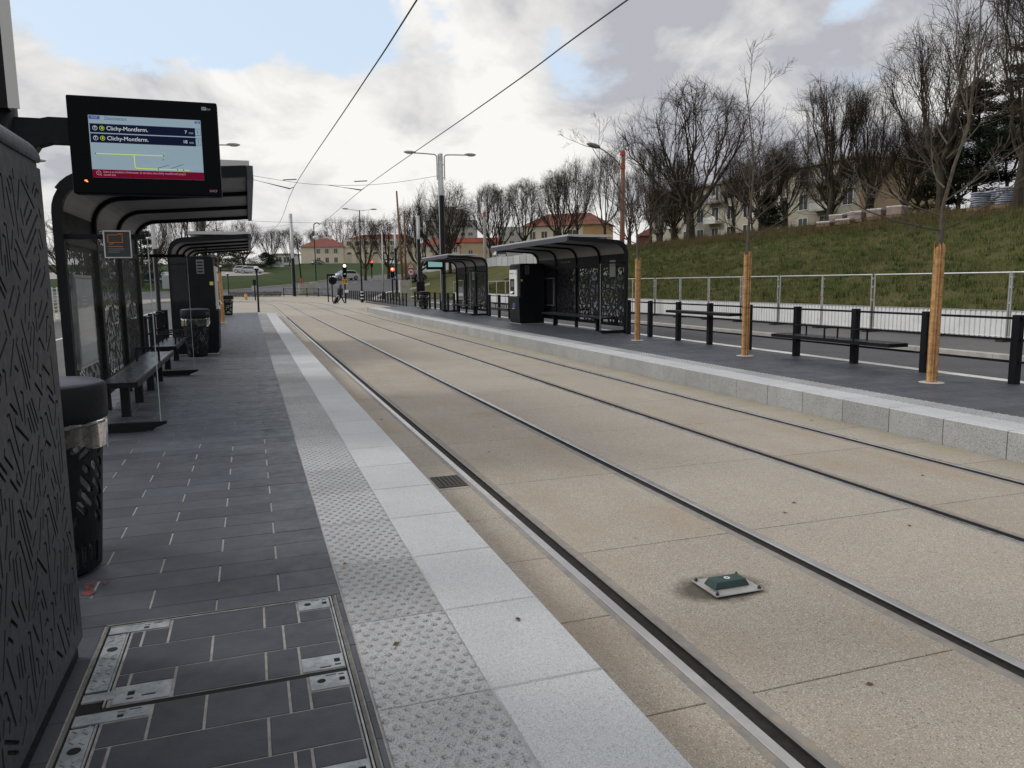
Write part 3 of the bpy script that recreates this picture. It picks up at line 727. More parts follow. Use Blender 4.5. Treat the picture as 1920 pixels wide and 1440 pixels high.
for li, (ya, yb) in enumerate(((3.035, 3.775), (2.262, 3.002))):
    lid = MB().box(-0.597, 0.292, ya, yb, -0.0045, -0.0025).build('lid', lidm, t)
    # stones of the lid: three courses in half bond
    cut = [(-0.595, -0.43, yb-0.085, yb), (0.135, 0.292, yb-0.125, yb), (0.115, 0.292, ya, ya+0.125), (-0.595, -0.37, ya, ya+0.145)]
    hh = (yb-ya)/3
    for r in range(3):
        xs = [-0.592, -0.24, 0.06, 0.29] if (r+li) % 2 else [-0.592, -0.54, -0.02, 0.29]
        y0, y1 = ya+r*hh, ya+(r+1)*hh
        for a, b_ in zip(xs, xs[1:]):
            # notch each stone where a corner plate sits
            segs = [(a, b_, y0, y1)]
            for (cx0, cx1, cy0, cy1) in cut:
                ns = []
                for (p, q, u, v) in segs:
                    if cx1 <= p or cx0 >= q or cy1 <= u or cy0 >= v: ns.append((p, q, u, v)); continue
                    if cx0 > p: ns.append((p, cx0, u, v))
                    if cx1 < q: ns.append((cx1, q, u, v))
                    m0, m1 = max(p, cx0), min(q, cx1)
                    if cy0 > u: ns.append((m0, m1, u, cy0))
                    if cy1 < v: ns.append((m0, m1, cy1, v))
                segs = ns
            for (p, q, u, v) in segs:
                if q-p > 0.02 and v-u > 0.02:
                    MB().cbox(p+0.0055, q-0.0055, u+0.0035, v-0.0035, -0.02, 0.0, 0.002).build('paving_piece', stone_lid, lid)
    s0 = yb-0.045
    keyplate('corner_plate', -0.69, -0.44, yb-0.078, yb-0.006, [rect(-0.535, yb-0.052, 0.022, 0.022), rect(-0.535, yb-0.024, 0.026, 0.008), rect(-0.49, yb-0.017, 0.04, 0.009)], lid)
    keyplate('corner_plate', 0.142, 0.288, yb-0.118, yb-0.006, [rect(0.265, yb-0.06, 0.022, 0.03), rect(0.265, yb-0.022, 0.022, 0.011), rect(0.225, yb-0.018, 0.04, 0.009),
               [(0.185+0.018*math.cos(a*math.pi/5), yb-0.055+0.018*math.sin(a*math.pi/5)) for a in range(10)]], lid)
    keyplate('corner_plate', 0.122, 0.288, ya+0.005, ya+0.12, [rect(0.262, ya+0.068, 0.024, 0.034), rect(0.262, ya+0.03, 0.024, 0.013), rect(0.212, ya+0.022, 0.045, 0.011)], lid)
    keyplate('corner_plate', -0.58, -0.378, ya+0.005, ya+0.138, [rect(-0.52, ya+0.075, 0.026, 0.034), rect(-0.52, ya+0.035, 0.026, 0.013), rect(-0.455, ya+0.045, 0.05, 0.013)], lid)
    MB().box(-0.69, -0.58, ya+0.055, ya+0.115, -0.02, 0.002).build('hinge_tab', galv, lid)
    # chequer plate strip with raised tread bars
    st = MB().box(-0.69, -0.612, ya+0.135, yb-0.095, -0.02, 0.0015).build('chequer_strip', galv, lid)
    tr = MB(); rg = random.Random(li)
    for i in range(15):
        for j in range(2):
            c = (-0.668+j*0.036, ya+0.16+i*0.033+(0.016 if j else 0), 0.0025)
            if abs(c[1]-(yb-0.24)) < 0.03: continue
            a = R(45 if (i+j) % 2 else -45); tr.obox(c, (0.013*math.cos(a), 0.013*math.sin(a), 0), (-0.003*math.sin(a), 0.003*math.cos(a), 0), (0, 0, 0.0014))
    tr.build('tread', galv, st)['kind'] = 'stuff'
    MB().lathe((-0.65, yb-0.24, 0.0), [(0.022, -0.01), (0.022, 0.0022)], 14).build('lifting_hole', dark_hole, st)
    MB().box(-0.609, -0.603, ya, yb-0.09, -0.02, 0.003).build('edge_rail', galv, lid)

# ------------------------------------------------------------------ perforated service cabinet at the left edge
CX, CY0, CY1 = -0.755, 1.45, 3.53
t = thing('service_cabinet', 'tall grey cabinet clad in slotted sheet at the left edge of the picture', 'cabinet', (CX, CY0, PZ))
prof = [(-0.95, 0.0), (0.0, 0.0)]
body = [(-0.95, 0.07), (-0.012, 0.07), (-0.012, 2.06)]+[(-0.012-0.11*(1-math.cos(a)), 2.06+0.085*math.sin(a)) for a in [R(10*i) for i in range(1, 10)]]+[(-0.83, 2.145), (-0.95, 2.06)]
LY = CY1-CY0
fixn(MB().prism(body, lambda a, b, d: (a, d, b), 0.0, LY).build('housing', anth, t))
MB().box(-0.95, -0.02, 0.02, LY-0.02, 0.0, 0.07).build('plinth', black, t)
PW, PH = LY-0.012, 1.94
pls = strokes(PW, PH, 11, 0.0135, 0.012, 0.06, 0.24, 9000, 0.05, 0.6)
perforated(PW, PH, pls, 0.0135, -0.009, lambda x, y, d: (d+0.0, 0.006+x, 0.085+y)).build('slotted_panel', anth, t)
MB().box(-0.0118, -0.0095, 0.006, LY-0.006, 0.085, 2.02).build('panel_backing', dark_hole, t)
pls = strokes(0.85, PH, 12, 0.0115, 0.013, 0.05, 0.2, 700, 0.04, 0.4)
perforated(0.85, PH, pls, 0.0115, -0.007, lambda x, y, d: (-0.9+x, LY+0.008+d, 0.085+y)).build('slotted_panel', anth, t)
MB().box(-0.9, -0.05, LY+0.0002, LY+0.0008, 0.085, 2.02).build('panel_backing', dark_hole, t)
# top cap with seam and rounded nose
cap = [(-0.004, 2.05), (0.002, 2.06)]+[(0.002-0.12*(1-math.cos(a)), 2.06+0.095*math.sin(a)) for a in [R(9*i) for i in range(1, 11)]]+[(-0.5, 2.16), (-0.5, 2.15), (-0.12, 2.146)]+[(-0.012-0.11*(1-math.cos(a)), 2.06+0.084*math.sin(a)) for a in [R(10*i) for i in range(9, 0, -1)]]+[(-0.012, 2.05)]
fixn(MB().prism(cap, lambda a, b, d: (a, d, b), 0.0, LY+0.008).build('top_cap', anth, t, True))
# the red marking paint and frayed cord at the foot of the bin
t = thing('cord_scrap', 'frayed orange cord lying on red marking paint beside the first litter bin', 'cord', (-0.86, 4.33, PZ))
cm = mat('orange_cord', (0.34, 0.09, 0.05), 0.8); rg = random.Random(8)
c = MB()
for i in range(5):
    p = [(rg.uniform(-0.08, 0.02), rg.uniform(-0.06, 0.1), 0.006)]
    for j in range(6): p.append((p[-1][0]+rg.uniform(-0.03, 0.04), p[-1][1]+rg.uniform(-0.035, 0.03), 0.004+abs(rg.gauss(0, 0.02))))
    c.tube(poly_curve(p, 3), 0.0022, 5)
c.build('cord', cm, t); t.scale = (0.6, 0.6, 0.6)
def wobble(cx, cy, rx, ry, seed, n=18):
    rg = random.Random(seed); return [(cx+rx*(1+rg.uniform(-0.35, 0.25))*math.cos(2*math.pi*i/n), cy+ry*(1+rg.uniform(-0.35, 0.25))*math.sin(2*math.pi*i/n)) for i in range(n)]
paint_r = mat('red_marking_paint', (0.20, 0.03, 0.028), 0.8, c2=(0.07, 0.05, 0.055), ns=40, lo=0.4, hi=0.6)
for i, (a, b, c_, d) in enumerate(((-0.87, 4.27, 0.035, 0.035), (-0.81, 4.40, 0.014, 0.04))):
    o = patch('paint_splash', wobble(a, b, c_, d, i), PZ+0.0022, paint_r, 0.05, zf=lambda x, y: 0.0); del o['kind']; o.parent = plat_l

# ------------------------------------------------------------------ litter bins
bag_m = glass('clear_bin_bag', (0.62, 0.64, 0.66), 0.05, 0.035, (0.6, 0.62, 0.64))
lidtop = mat('bin_lid_top', (0.045, 0.045, 0.075), 0.45, c2=(0.055, 0.055, 0.085), ns=5)
BPL = hatch(2*math.pi*0.25, 0.90, 21, 0.034, 0.016, 0.08, 0.2, 0.26, 0.005)
def make_bin(label, loc, group):
    t = thing('litter_bin', label, 'litter bin', loc, 0.0, group)
    w = 2*math.pi*0.25
    def fn(x, y, d):
        f = y/0.90; r = 0.215+(0.285-0.215)*f+d; a = x/w*2*math.pi
        return (r*math.cos(a), r*math.sin(a), 0.03+y)
    bk = perforated(w, 0.90, BPL, 0.034, -0.004, fn, (36, 4)).build('basket', black, t)
    MB().lathe((0, 0, 0), [(0.17, 0.0), (0.20, 0.02), (0.213, 0.05)], 28).build('base', black, t)
    # inner bag: pleated clear film hanging out over the rim
    b = MB(); n = 72; rows = [(0.20, 0.06), (0.245, 0.5), (0.272, 0.86), (0.290, 0.885), (0.296, 0.83), (0.292, 0.70)]; rg = random.Random(len(label))
    ph = [rg.uniform(0, 6.28) for _ in range(5)]
    for i, (r, z) in enumerate(rows):
        for j in range(n):
            a = 2*math.pi*j/n; wv = 0.006*math.sin(9*a+ph[0])+0.004*math.sin(17*a+ph[1]+i)+0.003*math.sin(31*a+ph[2])
            zz = z+(0.03*math.sin(3*a+ph[3])+0.018*math.sin(7*a+ph[4]) if i == 5 else 0.0)
            rr = r+(wv if i > 2 else wv*0.4); b.v.append((rr*math.cos(a), rr*math.sin(a), zz))
    for i in range(len(rows)-1):
        for j in range(n): b.f.append((i*n+j, i*n+(j+1) % n, (i+1)*n+(j+1) % n, (i+1)*n+j))
    b.build('bin_bag', bag_m, t, True)
    hood = MB().lathe((0, 0, 0), [(0.298, 0.855), (0.304, 0.86), (0.308, 0.91), (0.308, 1.025), (0.300, 1.045)], 48, cap=False).build('hood', black, t, True)
    MB().lathe((0, 0, 0), [(0.300, 1.045), (0.272, 1.060), (0.15, 1.072), (0.02, 1.076)], 48).build('hood_top', lidtop, hood, True)
    MB().box(-0.06, 0.06, -0.312, -0.304, 0.925, 0.99).build('slot_sign', anth, hood)
    for a in (0.6, 2.7, 4.8): MB().bar((0.28*math.cos(a), 0.28*math.sin(a), 0.80), (0.31*math.cos(a), 0.31*math.sin(a), 0.92), 0.03, 0.006).build('bracket', black, t)
    return t
bin1 = make_bin('nearest black litter bin, half hidden behind the tall slotted cabinet', (-1.085, 4.66, PZ), 'black litter bins')
clone(bin1, (-1.18, 18.45, PZ), 1.0, 'black litter bin beside the ticket machine on the left platform', 'black litter bins')
clone(bin1, (-1.15, 44.0, PZ), 2.2, 'small distant litter bin at the far end of the left platform', 'black litter bins')
clone(bin1, (9.98+sR(46), 46.6, PZ), 0.4, 'black litter bin on the right platform next to the far railing', 'black litter bins')

# ------------------------------------------------------------------ overhead line masts with lamps
def lamp_head(b, p, dx, dy, s=1.0):
    d = Vector((dx, dy, 0)).normalized(); c = Vector(p)+d*0.30*s
    rot = Matrix((d, Vector((-d.y, d.x, 0)), Vector((0, 0, 1)))).transposed()
    b.ell(c+Vector((0, 0, 0.02)), 0.36*s, 0.13*s, 0.085*s, 10, 6, rot)
lampm = mat('lamp_housing', (0.33, 0.34, 0.35), 0.45, met=0.4)
lens = mat('lamp_lens', (0.55, 0.57, 0.58), 0.25)
def make_mast(label, loc, rz, H, black_h, arms=True, r=0.15, lamps_z=None, cab=False):
    t = thing('tram_mast', label, 'mast', loc, rz, 'overhead line masts')
    MB().lathe((0, 0, 0), [(r+0.07, 0), (r+0.07, 0.03), (r, 0.04), (r, black_h)], 20).build('sleeve', black, t, True)
    MB().lathe((0, 0, 0), [(r-0.012, black_h), (r-0.02, H), (0.02, H+0.02)], 20, cap=False).build('shaft', galv_p, t, True)
    b = MB().box(-r-0.012, -r+0.02, -0.05, 0.05, 0.5, H-0.05); b.build('cable_channel', alu, t)
    if arms:
        z = H-0.02
        for sgn in (-1, 1):
            b = MB(); b.tube(poly_curve([(sgn*(r+0.07), 0, H-1.45), (sgn*(r+0.07), 0, H-0.35), (sgn*(r+0.12), 0, H-0.10), (sgn*(r+0.35), 0, H-0.04), (sgn*1.55, 0, H-0.01)], 5), 0.035, 8)
            for zz in (H-1.3, H-0.6): b.box(min(0, sgn*(r+0.07)), max(0, sgn*(r+0.07)), -0.02, 0.02, zz-0.02, zz+0.02)
            a = b.build('lamp_arm', galv_p, t)
            h = MB(); lamp_head(h, (sgn*1.45, 0, H), sgn, 0); h.build('lamp_head', lampm, a, True)
            MB().ell((sgn*1.78, 0, H-0.035), 0.22, 0.09, 0.05, 10, 6).build('lamp_lens', lens, a, True)
    if cab:
        bevel(MB().box(-0.38, 0.38, -0.52, -0.16, 0.0, 1.95).build('mast_cabinet', black, t), 0.02)
    return t
make_mast('tall mast with two lamp arms standing beside the far right shelter', (10.62, 43.4, PZ), 0.0, 8.8, 6.5)
make_mast('mast with lamp arms rising behind the left shelters', (-2.15, 43.4, PZ), 0.0, 8.8, 6.5)
make_mast('mast without lamps above the black cabinet behind the right litter bin', (15.6, 73.4, 0.05), 0.0, 8.2, 6.0, False, 0.17, cab=True)
make_mast('mast just left of the leaning wooden poles, grey top', (18.6, 102.3, 0.3), 0.0, 9.2, 6.2, False, 0.17)
make_mast('distant mast left of the red-roofed building, slightly leaning', (5.55, 104.9, 0.4), 0.0, 10.6, 4.9, False, 0.22)
make_mast('distant mast seen through the glass of the first left shelter, nearer one', (-6.2, 60, 0.1), 0.0, 8.6, 4.4, False, 0.15)
make_mast('distant mast seen through the glass of the first left shelter, further one', (-6.4, 74, 0.1), 0.0, 9.6, 4.6, False, 0.15)

# near mast carrying the departure display
t = thing('display_mast', 'black mast with a pale strip at the top left corner, carrying the departure screen', 'mast', (-1.335, 5.08, PZ))
MB().lathe((0, 0, 0), [(0.24, 0), (0.24, 0.03), (0.16, 0.04), (0.16, 6.4)], 28).build('sleeve', black, t, True)
MB().lathe((0, 0, 0), [(0.155, 6.4), (0.145, 8.8)], 28).build('shaft', galv_p, t, True)
MB().box(0.152, 0.205, -0.14, -0.128, 2.53, 8.6).build('pale_strip', mat('pale_cable_cover', (0.52, 0.525, 0.53), 0.5), t)
MB().box(0.10, 0.15, -0.14, -0.06, 2.53, 8.6).build('strip_bracket', black, t)

def make_display(label, loc, lit=True, w=0.79, h=0.54, arm_to=0.3):
    """departure screen; local x to the right, front face at y = 0 looking towards -y"""
    t = thing('departure_display', label, 'screen', loc)
    bevel(MB().box(0, w, 0.0, 0.10, 0, h).build('case', black2, t), 0.008)
    MB().box(w*0.05, w-0.02, 0.10, 0.16, 0.03, h-0.10).build('rear_housing', black, t)
    arm = MB(); zc = h*0.62
    prof = [(0.0, zc-0.055), (-0.10, zc-0.055), (-0.16, zc-0.075), (-0.19, zc-0.12), (-arm_to, zc-0.14), (-arm_to, zc+0.075), (-0.14, zc+0.075), (-0.10, zc+0.085), (0.0, zc+0.085)]
    fixn(arm.prism(prof, lambda a, b, d: (a, d, b), 0.03, 0.12).build('arm', black, t))
    return t
dsp = make_display('departure screen listing two trams, hung on the black mast at upper left', (-0.915, 5.0, 2.387))
# the lit picture on the screen: real flat print in the case
def em(name, c, s): return mat(name, (0, 0, 0), 0.35, emit=(c, s), spec=0.05)
scr_w = em('screen_pale', (0.40, 0.54, 0.64), 0.54); scr_n = em('screen_navy', (0.004, 0.006, 0.022), 1.0); scr_r = em('screen_red', (0.115, 0.002, 0.018), 1.0)
ink_w = em('screen_white_ink', (0.62, 0.66, 0.72), 0.8); ink_n = em('screen_navy_ink', (0.03, 0.06, 0.16), 1.0); ink_g = em('screen_lime', (0.46, 0.62, 0.05), 1.0); ink_p = em('screen_grey_ink', (0.24, 0.34, 0.42), 1.0); ink_r = em('screen_pink_ink', (0.55, 0.25, 0.32), 0.9)
SX, SZ, SW, SH = 0.105, 0.092, 0.590, 0.343
scr = MB().box(SX, SX+SW, -0.0016, -0.0002, SZ, SZ+SH).build('screen', scr_w, dsp)
def sq(name, x0, x1, z0, z1, m, y=-0.0025):
    return MB().add([(SX+SW*x0, y, SZ+SH*z0), (SX+SW*x1, y, SZ+SH*z0), (SX+SW*x1, y, SZ+SH*z1), (SX+SW*x0, y, SZ+SH*z1)], [(0, 1, 2, 3)]).build(name, m, scr)
def stx(s, x, z, size, m, align='LEFT', y=-0.0034, sx=0.95, bold=0.0): 
    return text(s, size, m, scr, frame((SX+SW*x, y, SZ+SH*z), (1, 0, 0), (0, 0, 1)), 'lettering', align, bold, 0.0, sx)
sq('clock_field', 0.005, 0.10, 0.935, 0.99, em('screen_blue', (0.05, 0.075, 0.22), 1.0)); stx('15:57', 0.052, 0.962, 0.017, ink_p, 'CENTER')
stx('Destination', 0.14, 0.955, 0.026, ink_n)
sq('voie_field', 0.945, 0.995, 0.945, 0.98, ink_n); stx('Voie', 0.97, 0.962, 0.010, ink_w, 'CENTER')
def ringmesh(cx, cz, r0, r1, m, y=-0.0032):
    b = MB(); n = 28
    for r in (r0, r1):
        for j in range(n): a = 2*math.pi*j/n; b.v.append((SX+SW*cx+r*math.cos(a), y, SZ+SH*cz+r*math.sin(a)))
    b.f = [(j, (j+1) % n, n+(j+1) % n, n+j) for j in range(n)]; return b.build('line_ring', m, scr)
for zr, mins in ((0.795, '7'), (0.635, '18')):
    sq('departure_row', 0.008, 0.945, zr-0.072, zr+0.072, scr_n)
    ringmesh(0.052, zr, 0.0105, 0.0125, ink_w); stx('T', 0.052, zr, 0.018, ink_w, 'CENTER', bold=0.0004)
    ringmesh(0.112, zr, 0.0105, 0.0125, ink_g); stx('4', 0.112, zr, 0.019, ink_g, 'CENTER', bold=0.0005)
    stx('Clichy-Montferm.', 0.15, zr, 0.032, ink_w); stx(mins, 0.868, zr-0.005, 0.026, ink_w, 'RIGHT'); stx('min', 0.885, zr-0.013, 0.018, ink_p)
    sq('platform_field', 0.945, 0.993, zr-0.045, zr+0.055, scr_w, -0.0027); sq('platform_edge', 0.943, 0.995, zr-0.051, zr+0.061, scr_n, -0.0024); stx('1', 0.969, zr+0.004, 0.028, ink_n, 'CENTER', bold=0.0006)
def ln(pts, w, m, y=-0.003):
    b = MB()
    for (a, c), (d, e_) in zip(pts, pts[1:]):
        b.bar((SX+SW*a, y, SZ+SH*c), (SX+SW*d, y, SZ+SH*e_), w, 0.0006, up=(0, -1, 0))
    return b.build('route_line', m, scr)
ln([(0.04, 0.385), (0.64, 0.385)], 0.0042, ink_g); ln([(0.375, 0.385), (0.378, 0.19), (0.39, 0.165), (0.87, 0.160)], 0.0042, ink_g)
rg = random.Random(2); names = ['Aulnay', 'Freinville', 'Livry', 'Gargan', 'Lycee', 'Pavillons', 'Allee', 'Coquetiers', 'Remise', 'Abbaye', 'Bondy']
for i in range(11):
    x = 0.05+i*0.057
    b = MB(); b.bar((SX+SW*x, -0.003, SZ+SH*0.405), (SX+SW*(x+0.075+0.03*rg.random()), -0.003, SZ+SH*(0.44+0.02*rg.random())), 0.0016, 0.0004, up=(0, -1, 0)); b.build('stop_name', ink_p, scr)
for i in range(9):
    x = 0.40+i*0.06; dk = i in (3, 5)
    b = MB(); b.bar((SX+SW*x, -0.003, SZ+SH*0.18), (SX+SW*(x+0.10+0.03*rg.random()), -0.003, SZ+SH*(0.235+0.02*rg.random())), 0.0026 if dk else 0.0016, 0.0004, up=(0, -1, 0)); b.build('stop_name', ink_n if dk else ink_p, scr)
for x, z in ((0.04, 0.385), (0.64, 0.385), (0.635, 0.32), (0.585, 0.161), (0.76, 0.160), (0.815, 0.160)):
    MB().lathe((0, 0, 0), [(0.0035, 0.0), (0.0035, 0.0002)], 10).build('stop_dot', ink_n, scr).matrix_local = Matrix.Translation((SX+SW*x, -0.0038, SZ+SH*z)) @ Matrix.Rotation(R(90), 4, 'X')
sq('alert_band', 0.0, 1.0, 0.0, 0.13, scr_r)
ringmesh(0.055, 0.072, 0.0105, 0.0125, ink_r); stx('i', 0.055, 0.072, 0.018, ink_r, 'CENTER', bold=0.0004); ln([(0.066, 0.045), (0.078, 0.03)], 0.002, ink_r)
stx("Suite \u00e0 un incident \u00e0 Arboretum, le terminus sera clichy montfermeil jusqu'\u00e0", 0.095, 0.092, 0.0172, ink_r, sx=0.82)
stx('nouvel avis', 0.095, 0.045, 0.0172, ink_r, sx=0.82)
logo = MB().box(0.705, 0.730, -0.0014, -0.0004, 0.494, 0.512).build('logo_block', mat('print_grey', (0.42, 0.43, 0.44), 0.5), dsp)
text('AE', 0.015, black2, dsp, frame((0.7075, -0.0022, 0.503), (1, 0, 0), (0, 0, 1)), 'lettering'); text('sys', 0.019, MATS['print_grey'], dsp, frame((0.731, -0.0015, 0.502), (1, 0, 0), (0, 0, 1)), 'lettering')
text('SNCF', 0.018, mat('print_pink', (0.45, 0.16, 0.22), 0.5), dsp, frame((0.722, -0.0015, 0.030), (1, 0, 0), (0, 0, 1)), 'lettering', bold=0.0004)
MB().box(0.062, 0.074, -0.003, -0.0002, 0.070, 0.076).box(0.070, 0.078, -0.003, -0.0002, 0.065, 0.070).build('status_light', mat('led_orange', (0.3, 0.02, 0), 0.4, emit=((1.0, 0.16, 0.03), 4.0)), dsp)
d2 = make_display('small far departure screen with a blank green picture, right of the tall mast foot', (9.58, 43.1, 2.63), w=1.02, h=0.52, arm_to=0.06)
MB().box(0.10, 0.92, -0.004, -0.0002, 0.14, 0.44).build('screen', em('screen_teal', (0.22, 0.42, 0.40), 0.8), d2)

# ------------------------------------------------------------------ tram shelters
RIBC = [(0.05, 0.0), (0.05, 2.32)]+[(0.05+0.36*(1-math.cos(a)), 2.32+0.36*math.sin(a)) for a in [R(11.25*i) for i in range(1, 9)]]+[(1.90, 2.775)]
def offset(pl, d):
    o = []
    for i, p in enumerate(pl):
        a, b = pl[max(i-1, 0)], pl[min(i+1, len(pl)-1)]; dx, dy = b[0]-a[0], b[1]-a[1]; l = math.hypot(dx, dy); o.append((p[0]-dy/l*d, p[1]+dx/l*d))
    return o
SPW = 1.60; SPL = hatch(SPW, 1.78, 31, 0.036, 0.012, 0.07, 0.20, 0.27, 0.01); SPM = None
BSW = 1.7; 
PANM = {}
def pan(s, sx, f, t, u0):
    key = (s, round(sx, 4))
    if key not in PANM:
        PANM[key] = perforated(SPW, 1.78, SPL, 0.036, 0.002, lambda x, y, d: f(0.045+d, x*sx, 0.24+y)).mesh('pierced_panel'); PANM[key].materials.append(black)
    o = link('pierced_panel', PANM[key], None, t); o.location = (0, u0, 0); return o
def make_shelter(label, xr, y0, s, nb, L, poster=None, name_bay=1, glass_ends=(True, True), open_top=()):
    """xr: rear line, s: +1 opens towards +x, -1 towards -x; local v runs from the rear wall to the track"""
    t = thing('tram_shelter', label, 'shelter', (xr, y0, PZ))
    f = lambda v, u, z: (s*v, u, z)
    inn, outr = offset(RIBC, -0.045), offset(RIBC, 0.045); prof = outr+list(reversed(inn)); LT = nb*L
    for i in range(nb+1):
        u = i*L
        fixn(MB().prism(prof, lambda a, b, d: f(a, d, b), u-0.048, u+0.048).build('rib', black, t))
    ri, ro = offset(RIBC[1:], 0.004), offset(RIBC[1:], 0.030)
    for i in range(nb):
        fixn(MB().prism(ro+list(reversed(ri)), lambda a, b, d: f(a, d, b), i*L+0.049, (i+1)*L-0.049).build('roof_panel', soffit, t))
    MB().box(*sorted((s*1.90, s*1.965)), -0.05, LT+0.05, 2.70, 2.845).build('fascia', mat('blue_black_fascia', (0.028, 0.034, 0.055), 0.4), t)
    for sg, (ua, ub) in enumerate(((-0.064, -0.049), (LT+0.049, LT+0.064))):
        fixn(MB().prism(offset(RIBC[4:], 0.07)+list(reversed(offset(RIBC[4:], -0.048))), lambda a, b, d: f(a, d, b), ua, ub).build('side_fascia', black, t))
    dk = MB().box(*sorted((s*0.5, s*1.93)), -0.03, LT+0.03, 2.825, 2.90).build('roof_deck', roofgrey, t)
    for i in range(1, nb*2):
        MB().box(*sorted((s*0.5, s*1.934)), i*L/2-0.008, i*L/2+0.008, 2.8255, 2.906).build('deck_seam', alu, dk)
    for i in range(nb):
        u0, u1 = i*L+0.049, (i+1)*L-0.049; w = u1-u0
        sx = w/SPW
        pan(s, sx, f, t, u0)
        MB().add([f(0.035, u0, 0.24), f(0.035, u1, 0.24), f(0.035, u1, 2.02), f(0.035, u0, 2.02)], [(0, 1, 2, 3)]).build('glass_pane', glass_m, t)
        MB().box(*sorted((s*0.03, s*0.085)), u0, u1, 2.02, 2.10).build('top_rail', black, t)
        MB().box(*sorted((s*0.03, s*0.075)), u0, u1, 0.19, 0.24).build('bottom_rail', black, t)
        if i not in open_top:
            MB().box(*sorted((s*0.04, s*0.055)), u0, u1, 2.10, 2.36).build('header_panel', black, t)
        if i == name_bay:
            xa = (0, s, 0)
            text('Clichy-sous-Bois Mairie', 0.105, mat('name_lettering', (0.20, 0.205, 0.21), 0.6), t, frame(f(0.060, (u0+u1)/2, 2.235), xa, (0, 0, 1)), 'lettering', 'CENTER', 0.001, 0, 0.92)
        if poster and poster[0] == i:
            pw = min(0.98, w*0.62); pu = u0+(w-pw)*poster[2]; pc = MB().box(*sorted((s*0.058, s*0.10)), pu, pu+pw, 0.68, 1.70).build('poster_case', alu, t)
            MB().box(*sorted((s*0.1005, s*0.104)), pu+0.045, pu+pw-0.045, 0.725, 1.655).build('poster', poster[1], pc)
            MB().add([f(0.107, pu+0.03, 0.71), f(0.107, pu+pw-0.03, 0.71), f(0.107, pu+pw-0.03, 1.67), f(0.107, pu+0.03, 1.67)], [(0, 1, 2, 3)]).build('cover_glass', glass_m, pc)
    for e_, u in ((0, 0.06), (1, LT-0.06)):
        if glass_ends[e_]:
            gp = MB().add([f(0.10, u, 0.10), f(0.86, u, 0.10), f(0.86, u, 2.06), f(0.10, u, 2.06)], [(0, 1, 2, 3)]).build('end_pane', glass_m, t)
            MB().box(*sorted((s*0.855, s*0.864)), u-0.007, u+0.007, 0.10, 2.06).build('pane_edge', mat('glass_edge', (0.30, 0.36, 0.36), 0.3), gp)
            fixn(MB().prism([(0.06, 0.01), (0.06, 0.10), (0.92, 0.10), (0.92, 0.075), (0.80, 0.03), (0.78, 0.01)], lambda a, b, d: f(a, d, b), u-0.035, u+0.035).build('pane_foot', black, t))
            MB().box(*sorted((s*0.08, s*0.84)), u-0.02, u+0.02, 2.06, 2.11).build('pane_rail', black, t)
    return t
grey_poster = mat('blank_poster', (0.64, 0.665, 0.69), 0.5, c2=(0.70, 0.725, 0.74), ns=1.3); blue_poster = mat('blue_poster', (0.012, 0.016, 0.06), 0.35)
sh1 = make_shelter('nearest left shelter with curved ribs below the departure screen', -1.86, 9.0, 1, 3, 1.86, (0, grey_poster, 0.25), name_bay=9, open_top=(1,))
sh2 = make_shelter('second shelter on the left platform, beyond the litter bin', -1.86, 20.6, 1, 4, 1.80, None, name_bay=9, glass_ends=(True, False))
dR = sR(24)
sh3 = make_shelter('long shelter with pierced rear panels on the right platform', 10.56+dR, 20.55, -1, 4, 1.83, (3, blue_poster, 0.12), name_bay=2, glass_ends=(True, False))
sh4 = make_shelter('far right shelter, the smaller one beside the tall mast', 10.56+sR(37), 34.9, -1, 3, 1.86, (2, grey_poster, 0.4), name_bay=1)
# orange notice hung at the end of the first left shelter
t = thing('notice_board', 'small framed dark notice with an orange speech bubble on the first left shelter glass', 'notice', (-1.40, 8.99, 2.165))
MB().box(0, 0.36, 0, 0.02, 0, 0.42).build('backing', mat('notice_dark', (0.018, 0.026, 0.028), 0.5), t)
al = MB().box(-0.012, 0.372, -0.008, 0.0, -0.012, 0.006).box(-0.012, 0.372, -0.008, 0.0, 0.414, 0.432).box(-0.012, 0.006, -0.008, 0.0, 0.006, 0.414).box(0.354, 0.372, -0.008, 0.0, 0.006, 0.414); al.build('frame', alu, t)
om = mat('notice_orange', (0.42, 0.12, 0.02), 0.6)
def rrect(b, x0, x1, z0, z1, w, y=-0.004):
    for a, c in (((x0, z0), (x1, z0)), ((x1, z0), (x1, z1)), ((x1, z1), (x0, z1)), ((x0, z1), (x0, z0))): b.bar((a[0], y, a[1]), (c[0], y, c[1]), w, 0.002, up=(0, -1, 0))
b = MB(); rrect(b, 0.05, 0.25, 0.24, 0.36, 0.012); b.bar((0.07, -0.004, 0.24), (0.08, -0.004, 0.20), 0.012, 0.002, up=(0, -1, 0)); b.bar((0.08, -0.004, 0.20), (0.13, -0.004, 0.235), 0.012, 0.002, up=(0, -1, 0))
b.bar((0.19, -0.004, 0.37), (0.26, -0.004, 0.365), 0.035, 0.002, up=(0, -1, 0)); b.bar((0.05, -0.004, 0.175), (0.25, -0.004, 0.175), 0.012, 0.002, up=(0, -1, 0)); b.build('orange_print', om, t)
b = MB(); 
for z, x1 in ((0.14, 0.27), (0.12, 0.26), (0.10, 0.20), (0.08, 0.20)): b.bar((0.05, -0.004, z), (x1, -0.004, z), 0.01, 0.002, up=(0, -1, 0))
b.build('grey_print', mat('notice_grey', (0.12, 0.14, 0.16), 0.6), t)
t = bpy.data.objects['notice_board']; t.scale = (0.68, 0.68, 0.64)
